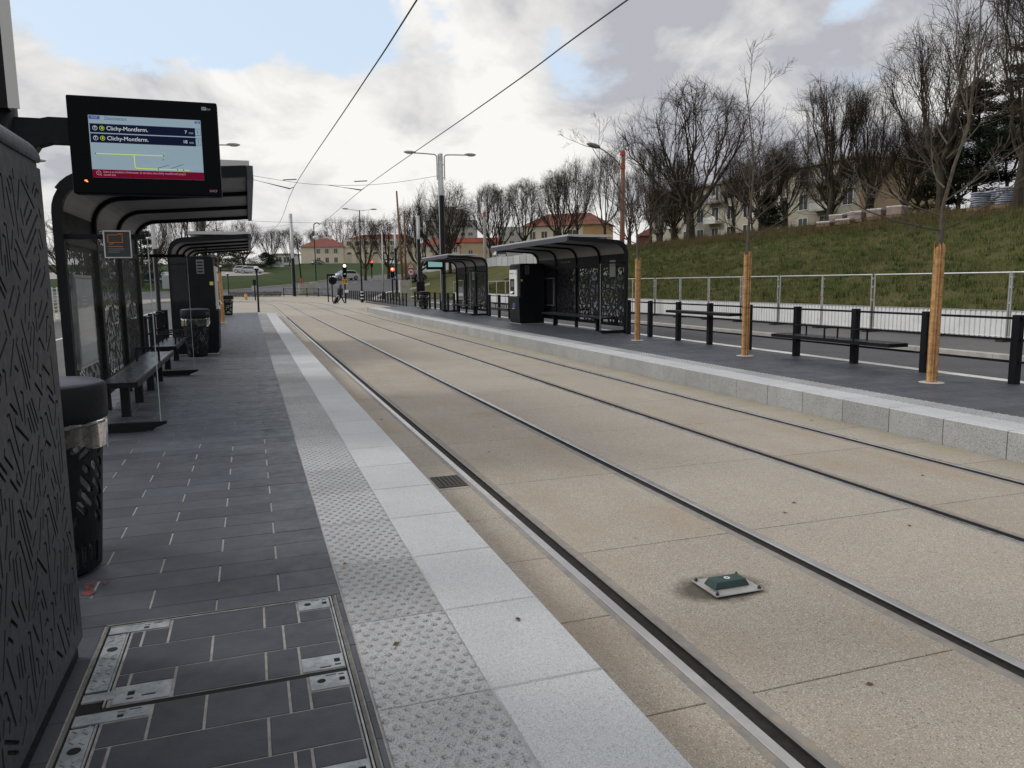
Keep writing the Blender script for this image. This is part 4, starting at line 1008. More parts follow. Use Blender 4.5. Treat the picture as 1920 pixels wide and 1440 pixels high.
# small notice stuck to the right shelter's near panel
t = thing('route_notice', 'small pale notice behind the nearest panel of the long right shelter', 'notice', (10.5+dR, 21.2, 1.98))
MB().box(-0.03, 0.0, 0, 0.36, 0, 0.5).build('sheet', mat('notice_pale', (0.30, 0.31, 0.31), 0.6), t)
MB().box(-0.033, -0.03, 0.06, 0.30, 0.32, 0.36).build('red_print', mat('notice_red', (0.35, 0.08, 0.06), 0.6), t)
t = thing('line_plan', 'small pale plan fixed high in the far right shelter', 'notice', (10.5+sR(37), 36.9, 2.0))
MB().box(-0.03, 0.0, 0, 0.42, 0, 0.42).build('sheet', MATS['notice_pale'], t); MB().box(-0.032, -0.03, 0.05, 0.37, 0.06, 0.30).build('plan_print', MATS['notice_grey'], t)

# ------------------------------------------------------------------ benches
SEATL = {}
def make_bench(label, xc, y0, y1, group, arms=(0.25, 0.5, 0.75), h=0.46, w=0.42, legs=(0.15, 0.85), back_x=0.0, lean=False):
    t = thing('platform_bench', label, 'bench', (xc, y0, PZ), 0.0, group); L = y1-y0
    pls = strokes(L-0.06, w-0.06, 41, 0.016, 0.016, 0.04, 0.13, 700, 0.02, 0.1)
    perforated(L-0.06, w-0.06, pls, 0.016, -0.005, lambda x, y, d: (-w/2+0.03+y, 0.03+x, h+d)).build('seat_sheet', mat('bench_sheet', (0.075, 0.082, 0.105), 0.28, met=0.5, c2=(0.095, 0.104, 0.13), ns=3), t)
    fr = MB().box(-w/2, -w/2+0.03, 0, L, h-0.06, h+0.002).box(w/2-0.03, w/2, 0, L, h-0.06, h+0.002).box(-w/2+0.03, w/2-0.03, 0, 0.03, h-0.06, h+0.002).box(-w/2+0.03, w/2-0.03, L-0.03, L, h-0.06, h+0.002)
    fr.build('seat_frame', black, t)
    for q in legs:
        MB().box(-0.05, 0.05, q*L-0.04, q*L+0.04, 0.0, h-0.06).build('leg', black, t)
        MB().box(-w/2+0.03, w/2-0.03, q*L-0.03, q*L+0.03, h-0.10, h-0.06).build('bracket', black, t)
    for q in arms:
        MB().tube(poly_curve([(-w/2+0.06, q*L, h), (-w/2+0.06, q*L, h+0.17), (-w/2+0.08, q*L, h+0.19), (w/2-0.08, q*L, h+0.19), (w/2-0.06, q*L, h+0.17), (w/2-0.06, q*L, h)], 4), 0.016, 8).build('armrest', black, t)
    return t
make_bench('bench under the nearest left shelter, single hoop armrest', -1.50, 9.75, 14.3, 'platform benches', arms=(0.62,), legs=(0.1, 0.36, 0.64, 0.9))
make_bench('bench against the left railing beyond the first shelter, three hoop armrests', -1.55, 15.4, 18.0, 'platform benches', arms=(0.2, 0.5, 0.8))
make_bench('long bench along the pierced panels inside the right shelter', 10.2+dR, 21.1, 26.2, 'platform benches', arms=(0.35, 0.6))
make_bench('bench inside the far right shelter', 10.2+sR(37), 35.4, 39.6, 'platform benches', arms=(0.3,))
make_bench('low bench with three hoops on the right railing, between second and third tree', 10.18, 9.95, 12.98, 'platform benches', arms=(0.28, 0.52, 0.80), legs=())
make_bench('high perch seat on the right railing behind the middle tree', 10.22+sR(15), 14.6, 17.35, 'platform benches', arms=(), h=0.80, w=0.34, legs=())
make_bench('short bench on the railing between the two right shelters', 10.18+sR(31), 30.2, 32.6, 'platform benches', arms=(0.25, 0.5, 0.75), legs=())
make_bench('tiny far bench on the railing past the right litter bin', 10.3+sR(48), 48.2, 50.0, 'platform benches', arms=(), legs=())

# ------------------------------------------------------------------ railings
def make_railing(label, pts, zs=(0.32, 0.64, 0.95), h=1.0, sec=0.115, group='platform railings'):
    t = thing('railing', label, 'railing', (pts[0][0], pts[0][1], PZ), 0.0, group); x0, y0 = pts[0]
    for (x, y) in pts:
        bevel(MB().box(x-x0-sec/2, x-x0+sec/2, y-y0-sec/2, y-y0+sec/2, 0, h).build('post', black, t), 0.006, 1)
    for (a, b) in zip(pts, pts[1:]):
        for z in zs:
            MB().bar((a[0]-x0, a[1]-y0+sec/2, z), (b[0]-x0, b[1]-y0-sec/2, z), 0.028, 0.035).build('rail', black, t)
    return t
yr = [4.9, 6.5, 8.08, 9.66, 11.22, 12.81, 14.41, 15.95, 17.4, 18.9, 20.2]
make_railing('long black post railing along the rear of the right platform, nearest stretch', [(10.45+sR(y)*0.8, y) for y in yr])
make_railing('short black railing between the two right shelters', [(10.45+sR(y), y) for y in (28.3, 29.8, 31.3, 32.8, 34.3)])
make_railing('far black railing at the end of the right platform', [(10.45+sR(y), y) for y in (41.0, 42.4, 44.2, 45.7, 47.2, 48.7, 50.2, 51.8)])
make_railing('black railing behind the left benches between the shelters', [(-1.98, y) for y in (14.9, 16.3, 17.7, 19.1, 20.3)], sec=0.13, zs=(0.3, 0.62, 0.94))
make_railing('black railing on the left platform past the second shelter', [(-1.98, y) for y in (28.0, 29.6, 31.2, 32.8, 34.4, 36, 37.6, 39.2, 40.8, 42.4)])

# ------------------------------------------------------------------ ticket machines
def make_tvm(label, loc, s, group):
    """front at local x = 0 facing -s... the body lies on the other side"""
    t = thing('ticket_machine', label, 'ticket machine', loc, 0.0, group); f = lambda a, y, z: (s*a, y, z)
    prof = [(0.05, 0.0), (-0.02, 0.06), (-0.06, 0.95), (-0.06, 1.0), (0.0, 1.02), (0.0, 2.2), (0.05, 2.24), (0.95, 2.24), (0.95, 0.0)]
    bevel(fixn(MB().prism(prof, lambda a, b, d: f(a, d, b), 0.0, 1.15).build('housing', black, t)), 0.012)
    fixn(MB().prism([(-0.055, 1.03), (-0.055, 2.0), (-0.02, 2.02), (0.0, 2.02), (0.0, 1.03)], lambda a, b, d: f(a, d, b), 0.22, 1.08).build('white_front', wht, t))
    MB().box(*sorted((-s*0.058, -s*0.05)), 0.50, 1.0, 1.10, 1.68).build('ticket_recess', dark_hole, t)
    scn_ = MB().obox(f(-0.065, 0.75, 1.20), (s*0.05, 0, 0.07), (0, 0.16, 0), (s*0.004, 0, -0.003)).build('key_shelf', wht, t)
    MB().box(*sorted((-s*0.063, -s*0.059)), 0.56, 0.86, 1.38, 1.6).build('touch_screen', mat('tvm_screen', (0.10, 0.11, 0.12), 0.3), t)
    b = MB()
    for y, w in ((0.88, 0.12), (0.70, 0.12), (0.56, 0.05)): b.box(*sorted((-s*0.0575, -s*0.0555)), y, y+w, 1.86, 1.90)
    b.box(*sorted((-s*0.0575, -s*0.0555)), 0.30, 0.34, 1.84, 1.91); b.build('front_print', anth, t)
    MB().box(*sorted((-s*0.058, -s*0.052)), 0.42, 0.72, 0.60, 0.78).build('blue_sticker', mat('sticker_blue', (0.05, 0.05, 0.16), 0.5), t)
    MB().box(*sorted((-s*0.075, -s*0.045)), 0.42, 0.74, 0.55, 0.585).build('coin_lip', alu, t)
    MB().box(*sorted((s*0.02, s*0.10)), -0.004, -0.0005, 1.58, 1.66).build('yellow_label', mat('sticker_yellow', (0.50, 0.50, 0.12), 0.5), t)
    sp = MB().box(*sorted((s*0.20, s*0.36)), -0.006, -0.0005, 1.84, 2.16).build('side_vent', mat('vent_grey', (0.13, 0.135, 0.14), 0.5), t)
    b = MB()
    for i in range(4): b.box(*sorted((s*0.22, s*0.34)), -0.009, -0.0065, 1.87+i*0.07, 1.905+i*0.07)
    b.build('vent_slot', dark_hole, sp)
    MB().box(*sorted((s*0.0, s*0.97)), -0.05, 1.2, 0.0, 0.015).build('footing', mat('footing_pale', (0.36, 0.36, 0.35), 0.8), t)
    return t
make_tvm('black ticket machine with white front at the far end of the long right shelter', (9.44+sR(27), 27.0, PZ), 1, 'ticket machines')
make_tvm('black ticket machine seen from its side beyond the left litter bin', (-0.76, 18.95, PZ), -1, 'ticket machines')

# ------------------------------------------------------------------ bare trees: recursive tapering limbs
words0 = ['first', 'second', 'third', 'fourth', 'fifth', 'sixth', 'seventh', 'eighth', 'ninth', 'tenth', 'eleventh', 'twelfth', 'thirteenth', 'fourteenth', 'fifteenth', 'sixteenth', 'seventeenth', 'eighteenth']
def crown_tree(seed, H, trunk_h, trunk_r, rx, K, twig=0.0075, low=-0.15):
    """limbs run in rising curves to points on an egg-shaped crown, each carrying branches, then sprays of twigs, towards the same shell"""
    rng = random.Random(seed); wood = MB(); tw = MB(); rz = (H-trunk_h*0.85)/2; cz = trunk_h*0.85+rz
    ph = [rng.uniform(0, 6.28) for _ in range(4)]
    def lump(d): return 1+0.09*math.sin(3*math.atan2(d.y, d.x)+ph[0]+2*d.z)+0.07*math.sin(5*math.atan2(d.y, d.x)+ph[1]-4*d.z)
    def env(d, f): f *= lump(d); return Vector((d.x*rx*f, d.y*rx*f, cz+d.z*rz*f))
    def bez(p0, t0, p1, n, wob):
        L = (p1-p0).length; c = p0+t0*L*0.45; pts = []
        for i in range(n+1):
            t = i/n; q = p0*(1-t)**2+c*2*t*(1-t)+p1*t*t
            if 0 < i < n: q = q+Vector((rng.gauss(0, wob), rng.gauss(0, wob), rng.gauss(0, wob)))*L
            pts.append(q)
        return pts
    def at(pts, t):
        n = len(pts)-1; j = min(n-1, int(t*n)); return pts[j].lerp(pts[j+1], t*n-j), (pts[j+1]-pts[j]).normalized()
    def cone(d, ang):
        a_ = R(ang)*math.sqrt(rng.random()); az = rng.uniform(0, 6.28); o1 = d.orthogonal().normalized(); o2 = d.cross(o1); return (d*math.cos(a_)+(o1*math.cos(az)+o2*math.sin(az))*math.sin(a_)).normalized()
    top = Vector((rng.gauss(0, 0.12), rng.gauss(0, 0.12), trunk_h)); trunk = [Vector((0, 0, -0.2)), Vector((0, 0, trunk_h*0.4)), top*0.75+Vector((0.03, 0, 0)), top]
    wood.tube(trunk, [trunk_r*1.25, trunk_r, trunk_r*0.9, trunk_r*0.8], 9)
    for i in range(K[0]):
        if i == 0: d = Vector((rng.gauss(0, 0.15), rng.gauss(0, 0.15), 1)).normalized()
        else:
            az = 2*math.pi*(i+rng.uniform(-0.35, 0.35))/(K[0]-1); el = R(rng.choice((8, 25, 40, 55, 65))+rng.uniform(-8, 8)); d = Vector((math.cos(az)*math.cos(el), math.sin(az)*math.cos(el), math.sin(el)+low*0.3)).normalized()
        s0 = rng.uniform(0.72, 1.0); p0 = Vector((top.x*s0, top.y*s0, trunk_h*s0)); h = Vector((d.x*0.85, d.y*0.85, 0.5+0.45*max(0.0, d.z))).normalized()
        L1 = bez(p0, h, env(d, rng.uniform(0.82, 0.97)), 8, 0.012); r1 = trunk_r*rng.uniform(0.38, 0.6)*(1.15 if i == 0 else 1)
        wood.tube(L1, [max(twig*1.6, r1*(1-0.86*(k/8)**0.8)) for k in range(9)], 6)
        for j in range(K[1]):
            t = rng.uniform(0.18, 0.92); q, tn = at(L1, t); d2 = cone(d, 42*(1.15-0.6*t)); d2.z = max(d2.z, -0.35+rng.uniform(0, 0.2)); d2.normalize()
            L2 = bez(q, (tn*0.8+d2*0.35+Vector((0, 0, 0.25))).normalized(), env(d2, rng.uniform(0.72, 1.02)), 5, 0.02); r2 = max(twig*1.5, r1*(1-0.8*t)*rng.uniform(0.35, 0.55))
            tw.tube(L2, [max(twig*1.1, r2*(1-0.8*k/5)) for k in range(6)], 4, cap=False)
            for k in range(K[2]):
                t3 = rng.uniform(0.25, 0.95); q3, tn3 = at(L2, t3); d3 = cone(d2, 17); e3 = env(d3, rng.uniform(0.8, 1.06)); v = e3-q3; mx_ = (0.16+0.2*rng.random())*H
                if v.length > mx_: v = v*(mx_/v.length)
                L3 = bez(q3, (tn3*0.7+Vector((rng.gauss(0, 0.35), rng.gauss(0, 0.35), rng.gauss(0.2, 0.3)))).normalized(), q3+v, 4, 0.03); r3 = max(twig, r2*0.4)
                tw.tube(L3, [max(twig*0.75, r3*(1-0.6*m_/4)) for m_ in range(5)], 3, cap=False)
                for m_ in range(K[3]):
                    t4 = rng.uniform(0.2, 1.0); q4, tn4 = at(L3, t4); dd = (tn4*0.9+Vector((rng.gauss(0, 0.42), rng.gauss(0, 0.42), rng.gauss(0.22, 0.34)))).normalized(); l4 = rng.uniform(0.035, 0.085)*H
                    e4 = q4+dd*l4; tw.tube([q4, q4.lerp(e4, 0.5)+Vector((rng.gauss(0, 0.03), rng.gauss(0, 0.03), 0.02))*l4, e4], [twig*0.8, twig*0.65, twig*0.4], 3, cap=False)
    return wood, tw
bark = mat('bare_bark', (0.040, 0.034, 0.027), 0.95, c2=(0.062, 0.054, 0.040), ns=2.5, bump=(30, 0.6, 0.02), spec=0.1)
bark2 = mat('twig_bark', (0.045, 0.037, 0.030), 0.95, c2=(0.066, 0.050, 0.040), ns=0.6, spec=0.1)
bark3 = mat('mossy_bark', (0.043, 0.042, 0.027), 0.95, c2=(0.065, 0.058, 0.038), ns=1.2, spec=0.1)
TREE = []
for (sd, H, th, tr, rx, K) in (
        (1, 15.0, 3.0, 0.36, 6.4, (9, 9, 7, 6)),
        (2, 14.0, 3.4, 0.26, 4.2, (8, 9, 7, 6)),
        (3, 13.0, 3.8, 0.22, 3.2, (7, 9, 7, 6)),
        (4, 12.0, 2.2, 0.28, 5.2, (9, 9, 7, 6)),
        (5, 9.0, 1.3, 0.15, 3.4, (9, 8, 7, 6)),
        (6, 15.0, 4.2, 0.30, 5.2, (8, 9, 7, 6))):
    w, tw = crown_tree(sd, H, th, tr, rx, K, 0.0085)
    zmax = max(v[2] for v in tw.v)
    TREE.append((w.mesh('trunk'), tw.mesh('crown'), zmax))
    TREE[-1][0].materials.append(bark if sd != 4 else bark3); TREE[-1][1].materials.append(bark2)
def place_tree(v, x, y, top, label, rz, group, wid=1.0, z=None, lean=0.0):
    w, tw, zm = TREE[v]; z = G(x, y) if z is None else z
    t = thing('bare_tree', label, 'tree', (x, y, z), rz, group); s = (top-z)/zm*1.02
    t.scale = (s*wid, s*wid, s)
    if lean: t.rotation_euler = (0, lean, rz)
    link('trunk', w, None, t); link('crown', tw, None, t)
    return t
BK = 'bare trees on the grassy bank'; LG = 'bare trees behind the right shelters'; FR = 'bare trees in the far distance'
for (v, x, y, top, lab, rz, grp, wid) in (
    (0, 40.0, 64.5, 20.6, 'largest round-crowned bare tree on the bank, right of the wooden lamp pole', 0.3, BK, 1.15),
    (3, 42.5, 72.0, 15.2, 'lower bushy bare tree just left of the largest bank tree', 1.0, BK, 0.9),
    (1, 38.5, 69.5, 15.8, 'slim bare tree at the left foot of the largest bank tree', 2.0, BK, 0.8),
    (3, 45.0, 60.0, 14.4, 'dense brown bare tree in front of the flats, right of the largest bank tree', 0.7, BK, 0.9),
    (4, 41.5, 57.0, 12.4, 'small dense bare tree right beside the largest bank tree', 3.1, BK, 0.9),
    (5, 42.0, 48.2, 17.2, 'tall twin-stemmed bare tree in front of the ochre flats', 0.2, BK, 1.0),
    (2, 44.5, 47.0, 17.0, 'bare tree touching the ochre flats, right of the twin-stemmed one', 1.4, BK, 1.1),
    (3, 46.0, 53.0, 14.8, 'bushy bare tree in front of the flats left of the twin-stemmed one', 4.0, BK, 1.0),
    (4, 47.0, 44.0, 13.5, 'small red-brown bare tree before the end wall of the ochre flats', 5.0, BK, 1.1),
    (5, 42.0, 38.3, 18.4, 'tall spreading bare tree left of the dark pines', 2.2, BK, 1.1),
    (1, 37.5, 29.5, 18.0, 'bare tree at the right picture edge in front of the dark pines', 0.9, BK, 1.0),
    (3, 44.0, 43.0, 11.8, 'dark low bare tree beside the pallets on the bank', 0.4, BK, 0.9),
    (1, 39.0, 96.0, 16.8, 'tall bare tree behind the long right shelter, furthest left of that row', 0.6, LG, 0.85),
    (2, 42.5, 97.0, 19.6, 'highest bare tree behind the long right shelter roof', 1.1, LG, 0.95),
    (1, 46.0, 95.5, 19.4, 'bare tree behind the long right shelter, second from the ochre house', 2.5, LG, 0.85),
    (2, 49.5, 95.0, 17.6, 'bare tree standing against the ochre house', 3.3, LG, 0.9),
    (4, 52.0, 92.0, 14.2, 'small bare tree right of the ochre house, left of the wooden pole', 3.0, LG, 1.0),
    (4, 44.0, 77.0, 12.6, 'small twiggy bare tree just behind the wooden lamp pole', 1.9, LG, 1.0),
    (1, 33.0, 106.0, 16.2, 'bare tree in the gap between the tall mast and the concrete lamp pole', 4.4, LG, 0.9),
    (0, 27.5, 112.0, 17.4, 'broad bare tree with arching limbs left of the tall mast', 1.7, LG, 0.85),
    (3, 25.0, 116.0, 15.2, 'bare tree with leaning trunk behind the leaning wooden poles', 2.9, LG, 1.0),
    (3, 17.6, 124.0, 13.6, 'bare tree on the lawn before the arched windows, some brown leaves', 5.3, LG, 0.85),
    (0, 36.0, 112.0, 16.4, 'bare tree in the second row between the tall mast and the ochre house, left', 0.9, LG, 1.1),
    (1, 41.0, 114.0, 18.0, 'bare tree in the second row behind the long right shelter, centre', 2.2, LG, 1.2),
    (0, 46.5, 112.0, 18.4, 'bare tree in the second row just left of the ochre house', 3.9, LG, 1.1),
    (3, 56.0, 108.0, 15.0, 'bare tree in the second row right of the ochre house', 1.3, LG, 1.1),
    (2, 30.0, 118.0, 16.6, 'slim bare tree left of the tall mast, behind the broad one', 0.5, LG, 1.2),
    (3, 22.0, 128.0, 13.4, 'bare tree between the lawn tree and the leaning poles', 4.6, LG, 1.1),
    (0, 47.5, 80.0, 16.0, 'round bare tree behind the wooden lamp pole, second row', 5.6, LG, 1.0),
    (0, 52.0, 70.0, 17.0, 'bare tree behind the largest bank tree, second row', 1.6, BK, 1.1),
    (0, 33.0, 300.0, 28.0, 'round bare tree behind the left end of the red roof', 0.0, FR, 1.1),
    (3, 22.0, 296.0, 23.0, 'spreading bare tree at the corner of the red-roofed building', 1.2, FR, 1.3),
    (3, 6.0, 215.0, 17.5, 'bare tree right of the distant leaning mast top, near the white hut', 2.0, FR, 1.1),
    (0, -1.0, 205.0, 18.8, 'bare tree behind the silver parked cars, tallest there', 0.8, FR, 1.1),
    (4, 11.0, 225.0, 18.5, 'bare tree between the distant mast and the red-roofed building', 0.8, FR, 1.1),
    (3, -7.0, 190.0, 15.0, 'bare tree left of the silver parked cars', 2.6, FR, 1.2),
    (1, -4.6, 66.0, 9.6, 'young bare tree rising over the second left shelter roof', 1.2, FR, 0.9),
    (3, -17.0, 96.0, 11.5, 'bare tree seen above the first left shelter notice', 0.9, FR, 1.2),
    (0, -13.0, 100.0, 12.5, 'bare tree seen between the two left shelter roofs', 4.9, FR, 1.1),
    (3, -14.5, 44.0, 9.2, 'bare tree in the slit between cabinet and first left shelter', 2.0, FR, 1.1),
    (0, -22.0, 70.0, 12.0, 'bare tree behind the rear wall of the first left shelter', 2.4, FR, 1.2)):
    place_tree(v, x, y, top, lab, rz, grp, wid)

us = random.Random(14)
TH = [(46, 76), (44.5, 71.5), (47.5, 68), (45, 64.5), (49, 62), (46.5, 59), (50, 57), (47.5, 55), (50.5, 53), (48, 51), (51, 49), (48.5, 47), (50.5, 45), (48, 42.5), (51, 41), (46, 81), (49, 86)]
for i, (x, y) in enumerate(TH):
    place_tree((4, 3, 2)[i % 3], x+us.uniform(-0.6, 0.6), y, (11.6, 13.4, 14.6)[i % 3]+us.uniform(-0.8, 0.8), 'lower bare tree of the bank thicket, %s counted from the left' % words0[len(TH)-1-i], us.uniform(0, 6), 'bare thicket on the bank', us.uniform(0.9, 1.2))

# conifers: boughs of small needle tufts
needle = mat('pine_needles', (0.013, 0.021, 0.011), 0.9, c2=(0.026, 0.035, 0.017), ns=1.0, spec=0.15)
def conifer(name, label, x, y, top, seed, spread, base=0.15, group='dark conifers', flat=0.5, n=60, nl=240, cat='tree'):
    rng = random.Random(seed); z = G(x, y); H = top-z
    t = thing(name, label, cat, (x, y, z), 0.0, group); tr = MB().tube([(0, 0, -0.2), (0.1, 0, H*0.5), (0, 0.1, H*0.97)], [H*0.022, H*0.015, 0.03], 8)
    lf = MB()
    for i in range(n):
        f = base+(1-base)*(i+rng.random())/n; a = rng.uniform(0, 6.28); r = spread*(1-f)**0.6*rng.uniform(0.45, 1.0)+0.25
        p0 = Vector((0, 0, H*f*0.96)); p1 = p0+Vector((r*math.cos(a), r*math.sin(a), r*rng.uniform(-0.05, 0.3)))
        tr.tube([p0, p0.lerp(p1, 0.5)+Vector((0, 0, -0.05*r)), p1], [0.05, 0.035, 0.015], 4, cap=False)
        for k in range(nl):
            u = rng.uniform(0.25, 1.08); c = p0.lerp(p1, u)+Vector((rng.gauss(0, 0.30), rng.gauss(0, 0.30), rng.gauss(0, 0.30*flat)))*(0.35+0.28*r)
            d = Vector((rng.gauss(0, 1), rng.gauss(0, 1), rng.gauss(0.3, 0.7))).normalized(); s_ = d.orthogonal().normalized()*0.05; l = rng.uniform(0.14, 0.34)
            o = len(lf.v); lf.v += [tuple(c-s_), tuple(c+s_), tuple(c+d*l)]; lf.f.append((o, o+1, o+2))
    tr.build('trunk', bark, t); lf.build('crown', needle, t)
    return t
conifer('pine_tree', 'tallest dark pine behind the bagged pallets', 46.5, 36.0, 17.0, 1, 3.8, 0.22, n=64, nl=330)
conifer('pine_tree', 'dark pine left of the bagged pallets', 47.0, 40.2, 15.0, 2, 4.0, 0.12, n=60, nl=330)
conifer('pine_tree', 'dark pine at the right picture edge behind the pallets', 46.0, 32.0, 14.2, 3, 3.6, 0.12, n=60, nl=330)
conifer('pine_tree', 'dark low evergreen at the left of the pine group', 49.0, 44.5, 13.0, 4, 2.9, 0.06, n=50, nl=300)
conifer('yew_shrub', 'small dark evergreen shrub by the flats below the largest bank tree', 43.5, 57.5, 9.4, 5, 1.5, 0.02, n=26, nl=160, cat='shrub')
conifer('cedar_tree', 'spreading dark evergreen behind the silver parked cars', -6.0, 180.0, 13.5, 6, 7.0, 0.1, flat=0.35, n=46)
conifer('cedar_tree', 'low dark evergreen right behind the silver parked cars', -2.0, 186.0, 11.0, 16, 6.5, 0.05, flat=0.4, n=40)
conifer('cedar_tree', 'low dark evergreen between the parked cars and the white hut', 4.0, 194.0, 9.6, 17, 5.0, 0.05, flat=0.5, n=36)
conifer('cedar_tree', 'dark evergreen above the second left shelter', -14.0, 118.0, 11.0, 7, 4.2, 0.08, flat=0.5, n=46)
conifer('cedar_tree', 'dark evergreen seen through the gap between left shelters', -21.5, 122.0, 11.8, 8, 5.0, 0.08, flat=0.6, n=46)

# ------------------------------------------------------------------ young street trees with reed wraps
reed = mat('reed_wrap', (0.36, 0.18, 0.065), 0.8, c2=(0.54, 0.32, 0.14), ns=12, rand=0.4, grime=(18, (0.16, 0.10, 0.06), 0.55, 0.75, 0.7))
wire_m = mat('tie_wire', (0.03, 0.028, 0.025), 0.5, met=0.5)
grit = mat('white_grit', (0.55, 0.54, 0.52), 0.9, c2=(0.42, 0.41, 0.39), ns=60, bump=(90, 1.0, 0.01))
def young_tree(x, y, wrap_h, H, seed, label, lean=(0, 0), hang=0):
    rng = random.Random(seed); t = thing('street_tree', label, 'tree', (x, y, PZ), 0.0, 'young trees in reed wraps')
    L = Vector((lean[0], lean[1], 1))
    trunk = MB(); pts = [Vector((0, 0, -0.02)), L*wrap_h*0.5, L*wrap_h, L*(wrap_h+0.55)+Vector((rng.gauss(0, 0.02), 0, 0))]
    trunk.tube(pts, [0.055, 0.05, 0.038, 0.032], 10)
    tw = MB()
    def br(p, d, l, r, lev):
        seg = 6 if lev == 0 else 5; P = [p]; dd = d.copy(); D = []
        for i in range(seg):
            dd = (dd+Vector((rng.gauss(0, 0.13), rng.gauss(0, 0.13), 0.09 if lev < 2 else 0.05))).normalized(); P.append(P[-1]+dd*l/seg); D.append(dd.copy())
        tw.tube(P, [max(0.0024, r*(1-0.75*i/seg)) for i in range(seg+1)], 5 if lev < 2 else 4)
        if lev >= 3: return
        for i in range((9, 7, 5)[lev]):
            f = rng.uniform(0.15, 1.0); j = min(seg-1, int(f*seg)); q = P[j].lerp(P[j+1], f*seg-j); ax = D[j]
            ang = R(rng.uniform(25, 55)); az = rng.uniform(0, 6.28); o1 = ax.orthogonal().normalized(); o2 = ax.cross(o1)
            br(q, (ax*math.cos(ang)+(o1*math.cos(az)+o2*math.sin(az))*math.sin(ang)).normalized(), l*rng.uniform(0.35, 0.55)*(1.2-0.5*f), r*0.42*(1.1-0.4*f), lev+1)
    top = pts[-1]; hh = H-top.z
    br(top, L.normalized(), hh, 0.027, 0)                                  # leader
    for i in range(9):                                                       # tiered side limbs, the lowest widest
        f = i/9; q = top+L*(hh*0.55*f-0.35); a = i*2.4+rng.uniform(-0.3, 0.3); d = Vector((math.cos(a), math.sin(a), 0.35+0.5*f)).normalized()
        br(q, d, hh*(0.50-0.22*f), 0.014, 1)
    if hang:
        br(top-L*0.35, Vector((-0.72, 0.25, 0.12)).normalized(), 1.7, 0.018, 1)
    trunk.build('trunk', mat('young_bark', (0.085, 0.070, 0.055), 0.9, c2=(0.12, 0.105, 0.085), ns=14, spec=0.15), t); tw.build('crown', MATS['young_bark'], t)
    sl = MB().cbox(-0.0085, 0.0085, -0.004, 0.004, 0.0, 1.0, 0.002).mesh('reed_slat'); sl.materials.append(reed)
    k = 24
    for i in range(k):
        a = 2*math.pi*i/k; o = link('reed_slat', sl, None, t); hgt = wrap_h*rng.uniform(0.975, 1.02); jit = rng.uniform(-0.004, 0.004)
        rot = Matrix.Rotation(a+math.pi/2, 4, 'Z'); sh = Matrix(((1, 0, L.x, 0), (0, 1, L.y, 0), (0, 0, 1, 0), (0, 0, 0, 1)))
        o.matrix_local = sh @ Matrix.Translation(((0.070+jit)*math.cos(a), (0.070+jit)*math.sin(a), 0.0)) @ rot @ Matrix.Diagonal((1, 1, hgt, 1))
    nw = int(wrap_h/0.28)
    wr = MB()
    for i in range(nw):
        z = 0.15+i*0.28; ring = [(0.078*math.cos(2*math.pi*j/16)+L.x*z, 0.078*math.sin(2*math.pi*j/16)+L.y*z, z) for j in range(17)]; wr.tube(ring, 0.0028, 4, cap=False)
    wr.build('tie_wire', wire_m, t)
    rgm = MB().lathe((0, 0, 0), [(0.175, 0.0015), (0.165, 0.006), (0.07, 0.010)], 22).build('grit_ring', grit, t)
    return t
young_tree(9.54, 8.67, 2.02, 5.9, 3, 'nearest young tree with its trunk wrapped in reed slats, far right', lean=(0.008, 0.0), hang=1)
young_tree(9.56, 13.26, 2.08, 5.6, 4, 'middle young reed-wrapped tree on the right platform')
young_tree(9.57+0.03, 17.98, 2.12, 5.4, 5, 'young reed-wrapped tree nearest the long right shelter')
young_tree(-1.1, 24.9, 2.1, 4.6, 6, 'nearer young reed-wrapped tree on the left platform past the ticket machine', lean=(-0.03, 0))
young_tree(-1.15, 35.0, 2.1, 4.6, 7, 'further young reed-wrapped tree on the left platform', lean=(-0.02, 0))

# ------------------------------------------------------------------ temporary site fence along the bank
sheet_w = mat('white_site_sheet', (0.66, 0.68, 0.70), 0.45, c2=(0.74, 0.755, 0.77), ns=1.2, grime=(2.5, (0.45, 0.45, 0.44), 0.55, 0.75, 0.5))
tube_m = mat('fence_tube', (0.42, 0.43, 0.44), 0.45, met=0.6, c2=(0.50, 0.51, 0.52), ns=5)
foot_m = mat('fence_foot_rubber', (0.022, 0.022, 0.022), 0.9)
FP = 2.24
def fence_panel():
    t = thing('site_fence_panel', 'x', 'fence panel', (0, 0, 0), 0, 'site fence panels along the grassy bank')
    b = MB(); 
    for y in (0.055, FP-0.055): b.tube([(0, y, 0.0), (0, y, 1.74)], 0.021, 8)
    b.tube([(0, 0.03, 1.74), (0, FP-0.03, 1.74)], 0.021, 8); b.tube([(0, 0.03, 0.12), (0, FP-0.03, 0.12)], 0.016, 8)
    b.build('tube_frame', tube_m, t)
    s = MB(); prof = []; per = (FP-0.10)/14
    for i in range(14):
        y = 0.05+per*i; prof += [(-0.010, y), (-0.010, y+per*0.62), (0.014, y+per*0.70), (0.014, y+per*0.92)]
    prof.append((-0.010, FP-0.05))
    for (x, y) in prof: s.v += [(x, y, 0.06), (x, y, 0.77)]
    for i in range(len(prof)-1): s.f.append((2*i, 2*i+2, 2*i+3, 2*i+1))
    s.build('ribbed_sheet', sheet_w, t)
    MB().box(-0.024, 0.024, 0.05, FP-0.05, 0.765, 0.785).build('sheet_trim', tube_m, t)
    bevel(MB().box(-0.30, 0.30, -0.11, 0.11, -0.02, 0.085).build('foot_block', foot_m, t), 0.02)
    cl = MB()
    for z in (0.95, 1.35, 1.6): cl.box(-0.03, 0.03, -0.035, 0.035, z, z+0.05)
    cl.build('coupler', tube_m, t)
    return t
base = fence_panel(); NP = 27
